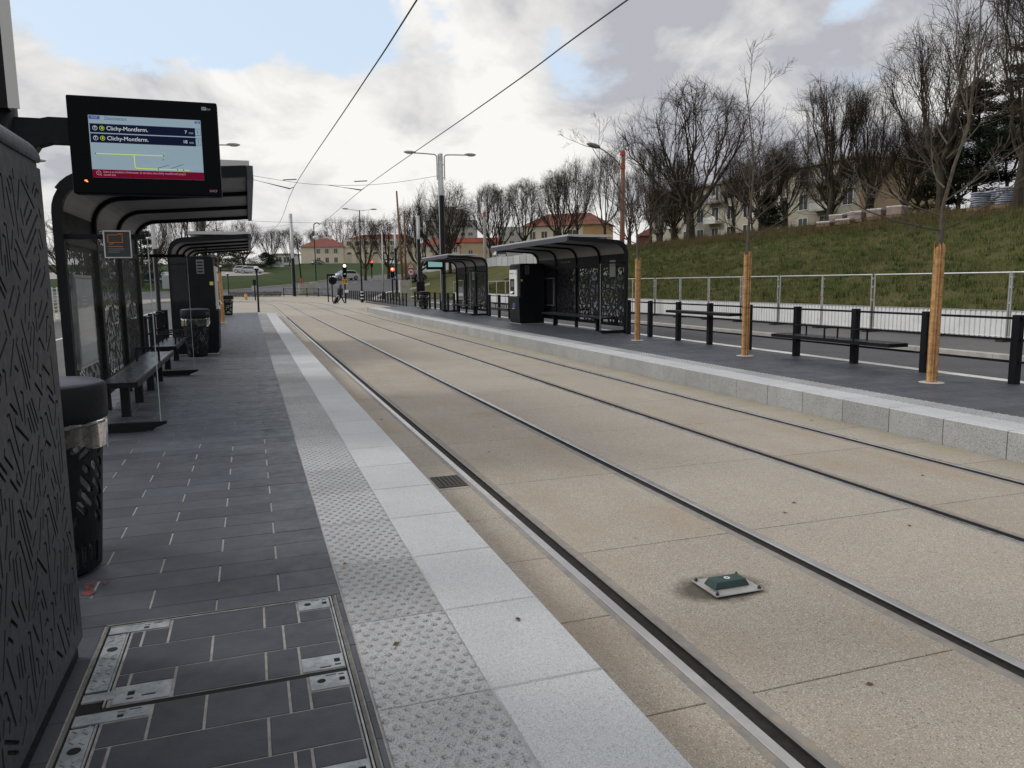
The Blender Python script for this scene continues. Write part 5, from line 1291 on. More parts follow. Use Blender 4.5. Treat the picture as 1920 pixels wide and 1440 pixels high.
words = ['first', 'second', 'third', 'fourth', 'fifth', 'sixth', 'seventh', 'eighth', 'ninth', 'tenth', 'eleventh', 'twelfth', 'thirteenth', 'fourteenth', 'fifteenth', 'sixteenth', 'seventeenth', 'eighteenth', 'nineteenth', 'twentieth', 'twenty-first', 'twenty-second', 'twenty-third', 'twenty-fourth', 'twenty-fifth', 'twenty-sixth', 'twenty-seventh']
rg = random.Random(4)
for i in range(NP):
    y = 9.79+FP*i; lab = 'white-sheeted tube fence panel below the bank, %s from the right picture edge' % words[i]
    o = base if i == 0 else clone(base, (0, 0, 0))
    o['label'] = lab; o.location = (18.1+rg.uniform(-0.03, 0.03), y, 0.20); o.rotation_euler = (0, rg.uniform(-0.01, 0.01), rg.uniform(-0.006, 0.006))
tg = thing('ribbon_scrap', 'scrap of red tape tied on a fence post between two reed-wrapped trees', 'tape', (18.08, 21.0, 1.25)); 
b = MB(); b.bar((0, -0.06, 0), (0, 0.05, 0.04), 0.05, 0.01); b.bar((0, 0.0, 0), (-0.02, 0.08, -0.05), 0.04, 0.008); b.build('tape', mat('red_tape', (0.5, 0.05, 0.04), 0.6), tg)

# ------------------------------------------------------------------ bank vegetation
def tufts(name, n, region, hmin, hmax, m, seed, blades, wid=0.012, spread=0.12, lab=None, dens=None):
    rng = random.Random(seed); b = MB(); k = 0
    while k < n:
        x, y = rng.uniform(region[0], region[1]), rng.uniform(region[2], region[3])
        if dens and rng.random() > dens(x, y): continue
        k += 1; z = G(x, y)-0.02; hh = rng.uniform(hmin, hmax)
        for i in range(blades):
            a = rng.uniform(0, 6.28); c = Vector((x+rng.gauss(0, spread), y+rng.gauss(0, spread), z)); d = Vector((math.cos(a)*0.35*rng.random(), math.sin(a)*0.35*rng.random(), 1)).normalized(); s_ = Vector((math.sin(a+1.2), -math.cos(a+1.2), 0))*wid; h = hh*rng.uniform(0.6, 1.1)
            o = len(b.v); b.v += [tuple(c-s_), tuple(c+s_), tuple(c+d*h)]; b.f.append((o, o+1, o+2))
    o = b.build(name, m); return tag(o, lab, 'grass', None, 'stuff')
gm1 = mat('grass_blades', (0.066, 0.096, 0.024), 0.9, c2=(0.132, 0.122, 0.054), ns=0.9, lo=0.36, hi=0.64, spec=0.1)
gm2 = mat('dry_stalks', (0.125, 0.080, 0.046), 0.9, c2=(0.10, 0.092, 0.045), ns=0.35, spec=0.1)
tufts('grass', 30000, (18.9, 37, 10, 78), 0.07, 0.26, gm1, 1, 6, 0.013, 0.12, 'rough green grass on the sloping bank', dens=lambda x, y: 0.35+0.65*(x > 19.6))
gm3 = mat('dark_clumps', (0.030, 0.052, 0.014), 0.9, c2=(0.045, 0.062, 0.02), ns=1.3, spec=0.1); gm4 = mat('straw_blades', (0.17, 0.145, 0.075), 0.9, c2=(0.11, 0.095, 0.05), ns=1.3, spec=0.1)
tufts('grass', 2600, (19.2, 37, 10, 78), 0.12, 0.34, gm3, 5, 10, 0.016, 0.10, 'darker green grass clumps dotted over the bank')
tufts('grass', 5200, (19.2, 37.5, 10, 78), 0.08, 0.24, gm4, 6, 5, 0.010, 0.20, 'pale dead grass among the green of the bank')
tufts('dry_weeds', 3000, (33.8, 41, 22, 100), 0.25, 0.75, gm2, 2, 7, 0.014, 0.12, 'dry reddish weeds along the crest of the bank')

# ------------------------------------------------------------------ pallets on the crest
wrapm = mat('shrink_wrap', (0.36, 0.35, 0.35), 0.3, c2=(0.46, 0.455, 0.46), ns=2.0, bump=(9, 0.5, 0.03)); brickm = mat('wrapped_blocks', (0.20, 0.145, 0.13), 0.6, c2=(0.28, 0.225, 0.21), ns=3)
pbase = None
def pallet(x, y, rz, label, h, body, n):
    z = G(x, y); t = thing('wrapped_pallet', label, 'pallet', (x, y, z), rz, 'wrapped pallets on the bank')
    for i in range(3): MB().box(-0.58+i*0.5, -0.42+i*0.5, -0.5, 0.5, -0.05, 0.12).build('bearer', mat('pallet_wood', (0.22, 0.16, 0.10), 0.9), t)
    b = MB().box(-0.58, 0.58, -0.5, 0.5, 0.12, h); bevel(b.build('block_stack', body, t), 0.05, 2)
    bevel(MB().box(-0.60, 0.60, -0.52, 0.52, h-0.10, h+0.03).build('wrap_top', wrapm, t), 0.04, 2)
    return t
for i, (x, y, h) in enumerate(((39.2, 44.0, 0.62), (39.6, 42.7, 0.66), (40.0, 41.4, 0.66), (40.4, 40.1, 0.7), (38.5, 44.4, 0.3), (38.9, 43.0, 0.3))):
    pallet(x, y, 0.35, ['leftmost tall wrapped pallet of pink blocks on the bank', 'second tall wrapped pallet of pink blocks from the left', 'third tall wrapped pallet of pink blocks from the left', 'rightmost wrapped pallet of pink blocks', 'low wrapped pallet lying before the leftmost block pallet', 'low wrapped pallet lying before the second block pallet'][i], h, brickm, 3)
bagb = mat('blue_white_bags', (0.42, 0.45, 0.50), 0.4, c2=(0.26, 0.30, 0.38), ns=1.8, bump=(12, 0.4, 0.02), rand=0.2)
def bag_stack(x, y, rz, label, layers, seed):
    rng = random.Random(seed); z = G(x, y); t = thing('bag_pallet', label, 'pallet', (x, y, z), rz, 'pallets of bags on the bank')
    me = MB().ell((0, 0, 0), 0.62, 0.5, 0.085, 12, 6).mesh('bag'); me.materials.append(bagb)
    MB().box(-0.55, 0.55, -0.5, 0.5, -0.1, 0.1).build('bearer', mat('pallet_wood', (0.22, 0.16, 0.10), 0.9), t)
    for i in range(layers):
        o = link('bag', me, None, t, True); o.location = (rng.gauss(0, 0.02), rng.gauss(0, 0.02), 0.17+i*0.115); o.rotation_euler = (rng.gauss(0, 0.02), rng.gauss(0, 0.02), rng.gauss(0, 0.05))
for i in range(6):
    bag_stack(39.0+0.25*i, 32.9-1.3*i, 0.2, 'pallet of stacked pale blue bags below the pines, %s from the left' % words[i], 8 if i % 2 else 7, i)
rg = random.Random(9)
for i in range(4):
    bag_stack(41.0+0.25*i, 33.8-1.35*i, 0.1, 'pallet of bags in the rear row below the pines, %s from the left' % words[i], 8, 20+i)

# ------------------------------------------------------------------ lamp posts and poles
woodp = mat('creosote_pole', (0.13, 0.068, 0.038), 0.85, c2=(0.18, 0.10, 0.055), ns=3, bump=(30, 0.5, 0.01))
concp = mat('concrete_pole', (0.24, 0.235, 0.22), 0.9, c2=(0.30, 0.295, 0.28), ns=4)
t = thing('lamp_pole', 'brown wooden pole with one street lamp rising behind the long right shelter', 'street lamp', (16.5, 32.5, 0.2))
MB().tube([(0, 0, -0.2), (0.02, 0, 3.8), (0.05, 0, 7.55)], [0.135, 0.115, 0.09], 12).build('pole', woodp, t, True)
b = MB()
for z in (3.62, 6.75, 7.35): b.lathe((0.03, 0, z), [(0.125, 0), (0.118, 0.16)], 12)
b.build('red_band', mat('red_paint', (0.42, 0.05, 0.04), 0.7), t)
a = MB().tube(poly_curve([(0, 0, 6.75), (-0.25, 0.08, 7.1), (-0.7, 0.23, 7.5), (-1.05, 0.35, 7.72)], 5), 0.028, 8).build('lamp_arm', mat('arm_dark', (0.10, 0.10, 0.105), 0.5), t)
MB().ell((-1.25, 0.42, 7.80), 0.34, 0.15, 0.11, 10, 6, Matrix.Rotation(R(-18.7), 3, 'Z') @ Matrix.Rotation(R(16), 3, 'Y')).build('lamp_head', mat('lamp_dark', (0.13, 0.135, 0.14), 0.5), a, True)
t = thing('lamp_pole', 'grey concrete lamp pole beside the far right shelter, single arm to the left', 'street lamp', (18.38, 60.64, 0.15))
MB().tube([(0, 0, -0.2), (0, 0, 7.5)], [0.16, 0.11], 10).build('pole', concp, t, True)
MB().lathe((0, 0, 7.0), [(0.125, 0), (0.125, 0.35)], 10).build('red_band', MATS['red_paint'], t)
a = MB().tube(poly_curve([(0, 0, 6.9), (-0.5, 0.2, 7.25), (-1.6, 0.55, 7.62)], 5), 0.03, 6).build('lamp_arm', galv_p, t)
h_ = MB(); lamp_head(h_, (-1.55, 0.53, 7.66), -1, 0.35); h_.build('lamp_head', lampm, a, True)
t = thing('lamp_pole', 'slender double-armed street lamp with a striped foot beside the crossing', 'street lamp', (10.8, 79.0, 0.0))
MB().tube([(0, 0, 0), (0, 0, 3.0), (0.07, 0, 9.2)], [0.085, 0.075, 0.05], 10).build('pole', black, t, True)
ft = MB().lathe((0, 0, 0), [(0.15, 0), (0.15, 1.15), (0.09, 1.2)], 14).build('foot_sleeve', black, t)
for z in (0.35, 0.68, 1.0): MB().lathe((0, 0, z), [(0.156, 0), (0.156, 0.12)], 14).build('white_stripe', wht, ft)
for sg in (-1, 1):
    a = MB().tube([(0.07, 0, 9.15), (sg*1.2+0.07, 0, 9.28)], 0.025, 6).build('lamp_arm', galv_p, t); h_ = MB(); lamp_head(h_, (sg*1.15+0.07, 0, 9.30), sg, 0, 0.9); h_.build('lamp_head', lampm, a, True)
t = thing('lamp_pole', 'thin grey pole beside the red traffic light at the crossing', 'pole', (14.1, 86.0, 0.05))
MB().tube([(0, 0, 0), (0.1, 0, 7.3)], [0.10, 0.06], 8).build('pole', galv_p, t, True); MB().lathe((0, 0, 0), [(0.17, 0), (0.17, 0.9)], 10).build('foot_sleeve', anth, t)
x, y = 9.8, 122.3
t = thing('lamp_pole', 'black crook-topped lamp post in front of the red-roofed building', 'street lamp', (x, y, G(x, y)))
MB().tube(poly_curve([(0, 0, 0), (0, 0, 4.5), (0, 0, 8.2), (0.12, 0, 8.75), (0.45, 0, 8.95), (0.75, 0, 8.85)], 5), 0.075, 8).build('pole', black, t, True)
MB().ell((0.05, 0, 6.7), 0.27, 0.27, 0.30, 12, 8).build('globe', wht, t, True); MB().ell((0.85, 0, 8.8), 0.25, 0.12, 0.08, 8, 6).build('lamp_head', lampm, t, True)
def globe_post(label, x, y, z, h):
    t = thing('globe_post', label, 'post', (x, y, z), 0, 'black posts with round white heads')
    MB().lathe((0, 0, 0), [(0.10, 0), (0.10, 0.02), (0.06, 0.03), (0.055, h-0.12)], 14).build('post', black, t, True)
    MB().ell((0, 0, h), 0.14, 0.14, 0.13, 14, 10).build('head', wht, t, True); MB().lathe((0, 0, h-0.15), [(0.06, 0), (0.13, 0.08), (0.143, 0.13)], 14, cap=False).build('head_cup', black, t, True)
globe_post('black post with round white head at the tip of the left platform', 0.44, 47.6, PZ, 2.55)
globe_post('black round-headed post furthest left beyond the left platform', -2.3, 71.6, 0.0, 3.5)
globe_post('thinner black round-headed post beyond the left platform, right of the furthest-left one', -1.95, 80.0, 0.0, 3.0)
t = thing('bollard', 'yellow bollard at the kerb beyond the left platform', 'bollard', (-0.5, 100.5, 0.12)); MB().lathe((0, 0, 0), [(0.18, 0), (0.18, 0.62), (0.13, 0.72)], 12).build('post', mat('bollard_yellow', (0.62, 0.34, 0.03), 0.6), t); MB().lathe((0, 0, 0.4), [(0.184, 0), (0.184, 0.09)], 12).build('band', wht, t)
t = thing('lamp_pole', 'street lamp at the left edge above the slotted cabinet, arm only', 'street lamp', (-12.5, 46.2, 0.0))
MB().tube([(0, 0, 0), (0, 0, 8.2)], [0.10, 0.06], 8).build('pole', galv_p, t, True); a = MB().tube([(0, 0, 8.1), (2.2, 0.3, 8.35)], 0.03, 6).build('lamp_arm', galv_p, t); h_ = MB(); lamp_head(h_, (2.2, 0.3, 8.4), 1, 0.1); h_.build('lamp_head', lampm, a, True)

# leaning wooden poles stepped in concrete blocks
t = thing('temporary_pole', 'pair of leaning wooden poles set in grey concrete blocks', 'pole', (15.35, 79.9, 0.05))
for i, (dx, top, hh) in enumerate(((-0.12, (-0.28, 0.6), 11.3), (0.18, (0.0, -0.2), 9.2))): MB().tube([(dx, 0, 1.0), (dx+top[0], top[1], hh)], [0.14, 0.09], 10).build('pole', woodp, t, True)
cb = mat('concrete_block', (0.33, 0.32, 0.28), 0.9, c2=(0.40, 0.385, 0.34), ns=2, bump=(20, 0.5, 0.01))
for i in range(3): bevel(MB().box(-0.52, 0.52, -0.5, 0.5, 0.72*i, 0.72*i+0.71).build('block', cb, t), 0.02)
t = thing('planter_block', 'grey concrete block with a red-topped stake at the foot of the distant mast', 'concrete block', (7.2, 107.4, G(7.2, 107.4)))
bevel(MB().box(-0.9, 0.9, -0.6, 0.6, 0.0, 1.3).build('block', cb, t), 0.03); MB().tube([(-0.5, 0, 1.2), (-0.9, 0, 7.5)], [0.09, 0.07], 6).build('pole', black, t); MB().lathe((-0.55, 0, 1.3), [(0.14, 0), (0.12, 0.8)], 8).build('red_band', MATS['red_paint'], t)

# ------------------------------------------------------------------ overhead wires
wirem = mat('overhead_wire', (0.05, 0.045, 0.042), 0.5, met=0.4)
def wire(label, pts, r, n=6):
    t = thing('contact_wire' if r > 0.012 else 'span_wire', label, 'wire', pts[0]); o = Vector(pts[0]); MB().tube([Vector(p)-o for p in poly_curve(pts, n)], r, 5).build('strand', wirem, t); return t
wire('overhead contact wire above the nearer track', [(2.66, -8, 5.75), (2.66, 12.15, 6.15), (2.66, 19.3, 6.37), (2.55, 43.4, 7.05), (2.2, 78, 7.0), (-3, 96, 7.0)], 0.0145)
wire('overhead contact wire above the further track', [(5.8, -8, 5.75), (5.79, 11.3, 6.17), (5.85, 18.4, 6.30), (6.28, 43.4, 7.1), (6.2, 68, 7.1), (5.2, 95, 7.1)], 0.0145)
wire('span wire between the tall mast and the opposite mast', [(10.55, 43.4, 7.9), (8.4, 43.4, 7.5), (6.3, 43.4, 7.25), (4.2, 43.4, 7.2), (2.5, 43.4, 7.3), (0.0, 43.4, 7.65), (-2.1, 43.4, 8.0)], 0.010)
wire('second span wire, further along the line', [(15.6, 73.4, 8.0), (9.0, 73.4, 7.55), (3.0, 73.4, 7.5), (-4.0, 73.4, 7.8), (-8, 73.4, 8.2)], 0.012)
wire('faint wire from the distant mast towards the left', [(5.4, 104.9, 9.6), (-3, 99, 8.4), (-12, 92, 8.8)], 0.012)
wire('cable slung from the wooden lamp pole to the left trees', [(16.5, 32.5, 7.2), (17.6, 46, 6.7), (19.2, 62, 6.8)], 0.010)
wire('long cable sloping across the trees at upper right', [(26.0, 20.0, 8.6), (24.0, 24.3, 7.75), (21.5, 31.0, 6.9), (19.0, 40.0, 6.6)], 0.010)
wire('thin cable beside the tall wooden lamp pole, running right', [(16.5, 32.5, 6.6), (21, 36, 7.0), (28, 42, 7.6)], 0.008)
po = mat('pull_off', (0.10, 0.10, 0.10), 0.5)
def pulloff(label, a, b, hang):
    t = thing('pull_off_arm', label, 'wire bracket', a); A = Vector(a); m_ = MB().tube([(0, 0, 0), (Vector(b)-A)*0.45, Vector(b)-A], [0.012, 0.012, 0.035], 6); m_.build('arm', po, t)
    MB().tube([Vector(b)-A, Vector(hang)-A], 0.02, 5).build('clamp', po, t); MB().bar(Vector(b)-A+Vector((-0.35, 0, 0.45)), Vector(b)-A+Vector((0.35, 0, 0.5)), 0.05).build('insulator', po, t)
pulloff('steady arm holding the nearer contact wire', (-0.3, 43.4, 7.55), (2.35, 43.4, 6.95), (2.55, 43.4, 7.05)); pulloff('steady arm holding the further contact wire', (4.3, 43.4, 7.2), (6.1, 43.4, 6.98), (6.28, 43.4, 7.1))

# ------------------------------------------------------------------ crossed-bar barriers
def barrier():
    t = thing('crossed_barrier', 'x', 'barrier', (0, 0, 0), 0, 'black crossed-bar barriers'); w = 1.5; b = MB()
    for x in (0.0, w-0.08): pass
    MB().box(-0.045, 0.045, -0.045, 0.045, 0, 1.12).build('post', black, t)
    MB().box(0.045, w-0.045, -0.02, 0.02, 0.98, 1.02).build('rail', black, t); MB().box(0.045, w-0.045, -0.02, 0.02, 0.16, 0.20).build('rail', black, t)
    c = MB(); hw = w/2
    for k in range(2):
        x0, x1 = k*hw+0.05, (k+1)*hw-0.05
        c.bar((x0, 0.004, 0.2), (x1, 0.004, 0.98), 0.014, 0.012, up=(0, 1, 0)); c.bar((x0, -0.014, 0.98), (x1, -0.014, 0.2), 0.014, 0.012, up=(0, 1, 0))
    c.build('cross_bars', black, t)
    r = MB(); n = 18
    for k in range(2):
        cx = (k+0.5)*hw
        r.tube([(cx+0.17*math.cos(2*math.pi*j/n), 0, 0.59+0.22*math.sin(2*math.pi*j/n)) for j in range(n+1)], 0.006, 4, cap=False)
    r.build('oval', black, t)
    return t
bb = barrier(); first = True
def row(a, b, label):
    global first
    a, b = Vector(a), Vector(b); n = int(round((b-a).length/1.5)); d = (b-a).normalized(); ang = math.atan2(d.y, d.x)
    for i in range(n):
        p = a+d*1.5*i; o = bb if first else clone(bb, (0, 0, 0)); first = False
        o.location = (p.x, p.y, max(0.0, G(p.x, p.y))); o.rotation_euler = (0, 0, ang); o['label'] = label % words[i]
row((11.55, 59.5), (11.75, 80.5), 'black crossed-bar barrier, %s from the right platform end')
row((11.75, 80.7), (11.3, 98.7), 'black crossed-bar barrier past the striped lamp foot, %s counted away from it')
row((4.2, 104.6), (10.0, 102.8), 'black crossed-bar barrier left of the walking person, %s from the hedge')
hedge_m = mat('bare_hedge', (0.085, 0.07, 0.06), 0.95, c2=(0.12, 0.10, 0.09), ns=4)
t = thing('hedge', 'low leafless hedge strip left of the crossed barriers', 'hedge', (-2.5, 105, 0.2)); rg = random.Random(6); hb = MB()
for i in range(2600):
    x, y, z = rg.uniform(0, 6.4), rg.uniform(-0.4, 0.4), rg.uniform(0, 0.75); d = Vector((rg.gauss(0, 0.5), rg.gauss(0, 0.5), 1)).normalized()*0.3; s_ = d.orthogonal().normalized()*0.012; c = Vector((x, y, z)); o = len(hb.v); hb.v += [tuple(c-s_), tuple(c+s_), tuple(c+d)]; hb.f.append((o, o+1, o+2))
hb.build('twigs', hedge_m, t)

# ------------------------------------------------------------------ signals and signs
red_on = mat('red_lamp_lit', (0.3, 0.0, 0.0), 0.4, emit=((1.0, 0.05, 0.03), 3.2)); red_core = mat('red_lamp_core', (0.5, 0.2, 0.1), 0.4, emit=((1.0, 0.62, 0.35), 2.2)); white_on = mat('white_lamp_lit', (0.5, 0.5, 0.5), 0.4, emit=((1.0, 0.95, 0.85), 1.6))
def signal(label, x, y, z0, zl, s=1.0, core=True, group='red traffic lights'):
    t = thing('traffic_light', label, 'traffic light', (x, y, z0), 0, group); hz = zl-z0
    MB().lathe((0, 0, 0), [(0.09, 0), (0.09, hz+0.2)], 10).build('pole', black, t)
    hd = bevel(MB().box(-0.17*s, 0.17*s, -0.30, -0.09, hz-0.72*s, hz+0.24*s).build('head', black2, t), 0.03)
    bk = MB().lathe((0, 0, 0), [(0.17*s, 0), (0.17*s, 0.02)], 18).build('red_lamp', red_on, t); bk.matrix_local = Matrix.Translation((0, -0.305, hz)) @ Matrix.Rotation(R(90), 4, 'X')
    if core: c = MB().lathe((0, 0, 0), [(0.085*s, 0), (0.085*s, 0.01)], 14).build('lamp_core', red_core, t); c.matrix_local = Matrix.Translation((-0.03, -0.327, hz+0.02)) @ Matrix.Rotation(R(90), 4, 'X')
    for k in (1, 2):
        q = MB().lathe((0, 0, 0), [(0.11*s, 0), (0.11*s, 0.02)], 14).build('unlit_lamp', dark_hole, t); q.matrix_local = Matrix.Translation((0, -0.302, hz-0.27*k*s)) @ Matrix.Rotation(R(90), 4, 'X')
    return t
s1 = signal('nearest red traffic light, glowing, with a blue A plate below', 15.12, 85.65, 0.05, 3.43, 1.25)
bp = MB().box(-0.10, 0.52, -0.20, -0.17, 2.2, 2.85).build('line_plate', mat('plate_blue', (0.02, 0.035, 0.12), 0.5), s1); text('A', 0.55, wht, bp, frame((0.21, -0.206, 2.52), (1, 0, 0), (0, 0, 1)), 'lettering', 'CENTER', 0.012)
x, y = 19.6, 130.5; signal('small red traffic light before the lawn, left of the pair', x, y, G(x, y), 5.55, 1.2, False)
x, y = 21.5, 118.5; signal('small red traffic light just left of the mast by the leaning poles', x, y, G(x, y), 5.3, 1.0, False)
t = thing('tram_signal', 'tram signal with a white lit lamp above a yellow 15 plate', 'signal', (9.3, 80.5, 0.0))
MB().lathe((0, 0, 0), [(0.10, 0), (0.08, 0.05), (0.075, 3.9)], 12).build('pole', black, t); bevel(MB().box(-0.20, 0.20, -0.30, -0.08, 2.55, 3.95).build('head', black2, t), 0.03)
wl_ = MB().lathe((0, 0, 0), [(0.16, 0), (0.16, 0.02)], 16).build('white_lamp', white_on, t); wl_.matrix_local = Matrix.Translation((0, -0.305, 3.72)) @ Matrix.Rotation(R(90), 4, 'X')
MB().box(-0.10, 0.10, -0.31, -0.303, 2.85, 2.95).build('bar_lamp', wht, t)
sg = MB().box(-0.24, 0.24, -0.12, -0.09, 1.88, 2.38).build('speed_plate', mat('plate_yellow', (0.68, 0.36, 0.02), 0.5), t); text('15', 0.44, black2, sg, frame((0, -0.126, 2.13), (1, 0, 0), (0, 0, 1)), 'lettering', 'CENTER', 0.012)
MB().box(-0.05, 0.30, -0.10, -0.085, 1.0, 1.28).build('small_plate', wht, t)
# 30 limit sign with a warning triangle above
t = thing('road_sign', 'round 30 limit sign under a red-edged warning triangle', 'road sign', (15.6, 77.6, 0.05))
MB().lathe((0, 0, 0), [(0.035, 0), (0.035, 3.9)], 10).build('pole', galv_p, t)
red_s = mat('sign_red', (0.42, 0.025, 0.03), 0.5)
def disc(name, r, y, z, m, p): 
    o = MB().lathe((0, 0, 0), [(r, 0), (r, 0.012)], 28).build(name, m, p); o.matrix_local = Matrix.Translation((0, y, z)) @ Matrix.Rotation(R(90), 4, 'X'); return o
pl_ = disc('limit_rim', 0.36, -0.05, 2.95, red_s, t); disc('limit_face', 0.265, -0.064, 2.95, wht, t); text('30', 0.36, black2, t, frame((0, -0.08, 2.95), (1, 0, 0), (0, 0, 1)), 'lettering', 'CENTER', 0.012)
tri = lambda k, y, z: [(-0.42*k, y, z-0.24*k), (0.42*k, y, z-0.24*k), (0, y, z+0.48*k)]
MB().add(tri(1.0, -0.05, 3.56), [(0, 1, 2)]).add(tri(1.0, -0.04, 3.56), [(2, 1, 0)]).build('triangle_rim', red_s, t); MB().add(tri(0.68, -0.055, 3.54), [(0, 1, 2)]).build('triangle_face', mat('sign_pale', (0.50, 0.50, 0.48), 0.5), t); MB().box(-0.03, 0.03, -0.06, -0.056, 3.45, 3.70).build('triangle_mark', black2, t)
# backs of signs on a black frame beside the walking person
t = thing('sign_frame', 'black sign frame seen from behind, just left of the tram signal', 'sign', (7.9, 84.0, 0.0))
MB().lathe((0, 0, 0), [(0.06, 0), (0.06, 2.95)], 8).lathe((0.45, 0, 0), [(0.06, 0), (0.06, 2.95)], 8).build('post', black, t); MB().box(-0.06, 0.85, -0.03, 0.03, 2.75, 2.95).build('top_bar', black, t); o = disc('disc_back', 0.42, 0.05, 2.25, black, t); o.location.x = 0.55
t = thing('signal_post', 'black signal post seen from behind beyond the left platform tip', 'signal', (0.6, 98, 0.05)); MB().lathe((0, 0, 0), [(0.07, 0), (0.07, 2.2)], 8).build('pole', black, t); MB().box(-0.17, 0.17, -0.1, 0.1, 1.9, 2.5).build('head', black, t); MB().box(-0.35, 0.35, 0.12, 0.15, 1.2, 1.75).build('plate_back', galv_p, t)
t = thing('display_cabinet', 'pale green box on legs behind the crossed barriers', 'cabinet', (8.3, 107.5, G(8.3, 107.5))); bevel(MB().box(-0.5, 0.5, -0.3, 0.3, 0.1, 1.5).build('box', mat('pale_green_box', (0.36, 0.39, 0.35), 0.7), t), 0.02); MB().box(-0.4, 0.4, -0.25, 0.25, 0, 0.1).build('base', concp, t)
# white mesh fence beyond the left road
t = thing('mesh_fence', 'white mesh fence panel beyond the left side road', 'fence', (-9.6, 40, 0.1)); b = MB()
for i in range(9): b.tube([(0, i*1.0, 0), (0, i*1.0, 1.8)], 0.03, 6)
for j in range(10): b.tube([(0, 0, 0.1+j*0.18), (0, 8, 0.1+j*0.18)], 0.016, 5)
b.build('mesh', wht, t)
t = thing('shrub', 'small orange-brown shrub beyond the side road at the left', 'shrub', (-8.0, 30.5, 0.05)); sb = MB(); rg = random.Random(12)
for i in range(1500):
    c = Vector((rg.gauss(0, 0.5), rg.gauss(0, 0.6), abs(rg.gauss(0.3, 0.22)))); d = Vector((rg.gauss(0, 1), rg.gauss(0, 1), rg.gauss(0, 1))).normalized(); s_ = d.orthogonal().normalized()*0.04; o = len(sb.v); sb.v += [tuple(c-s_), tuple(c+s_), tuple(c+d*0.12)]; sb.f.append((o, o+1, o+2))
sb.build('leaves', mat('rusty_leaves', (0.22, 0.10, 0.02), 0.8, c2=(0.14, 0.12, 0.03), ns=5), t)
t = thing('equipment_box', 'grey trackside box on a post seen through the left shelter glass', 'cabinet', (-5.0, 56, 0.1)); MB().box(-0.05, 0.05, -0.05, 0.05, 0, 1.6).build('post', galv_p, t); bevel(MB().box(-0.45, 0.45, -0.25, 0.25, 1.6, 2.5).build('box', mat('box_grey', (0.30, 0.33, 0.35), 0.6), t), 0.03)

# ------------------------------------------------------------------ hoarding on the crest
t = thing('site_hoarding', 'grey ribbed hoarding along the top of the bank behind the right shelters', 'hoarding', (32.2, 72, 0)); hm = mat('grey_hoarding', (0.40, 0.42, 0.43), 0.5, c2=(0.47, 0.485, 0.49), ns=0.8, rand=0.1)
for i in range(34):
    y = i*2.4; zz = G(32.2, 72+y+1.2); b = MB(); n = 16
    for k in range(n+1):
        xx = 0.03 if k % 2 else -0.03; b.v += [(xx, y+0.03+2.34*k/n, zz-0.3), (xx, y+0.03+2.34*k/n, zz+1.15)]
    for k in range(n): b.f.append((2*k, 2*k+2, 2*k+3, 2*k+1))
    b.build('panel', hm, t); MB().tube([(-0.05, y, zz-0.3), (-0.05, y, zz+1.3)], 0.035, 6).build('post', tube_m, t)

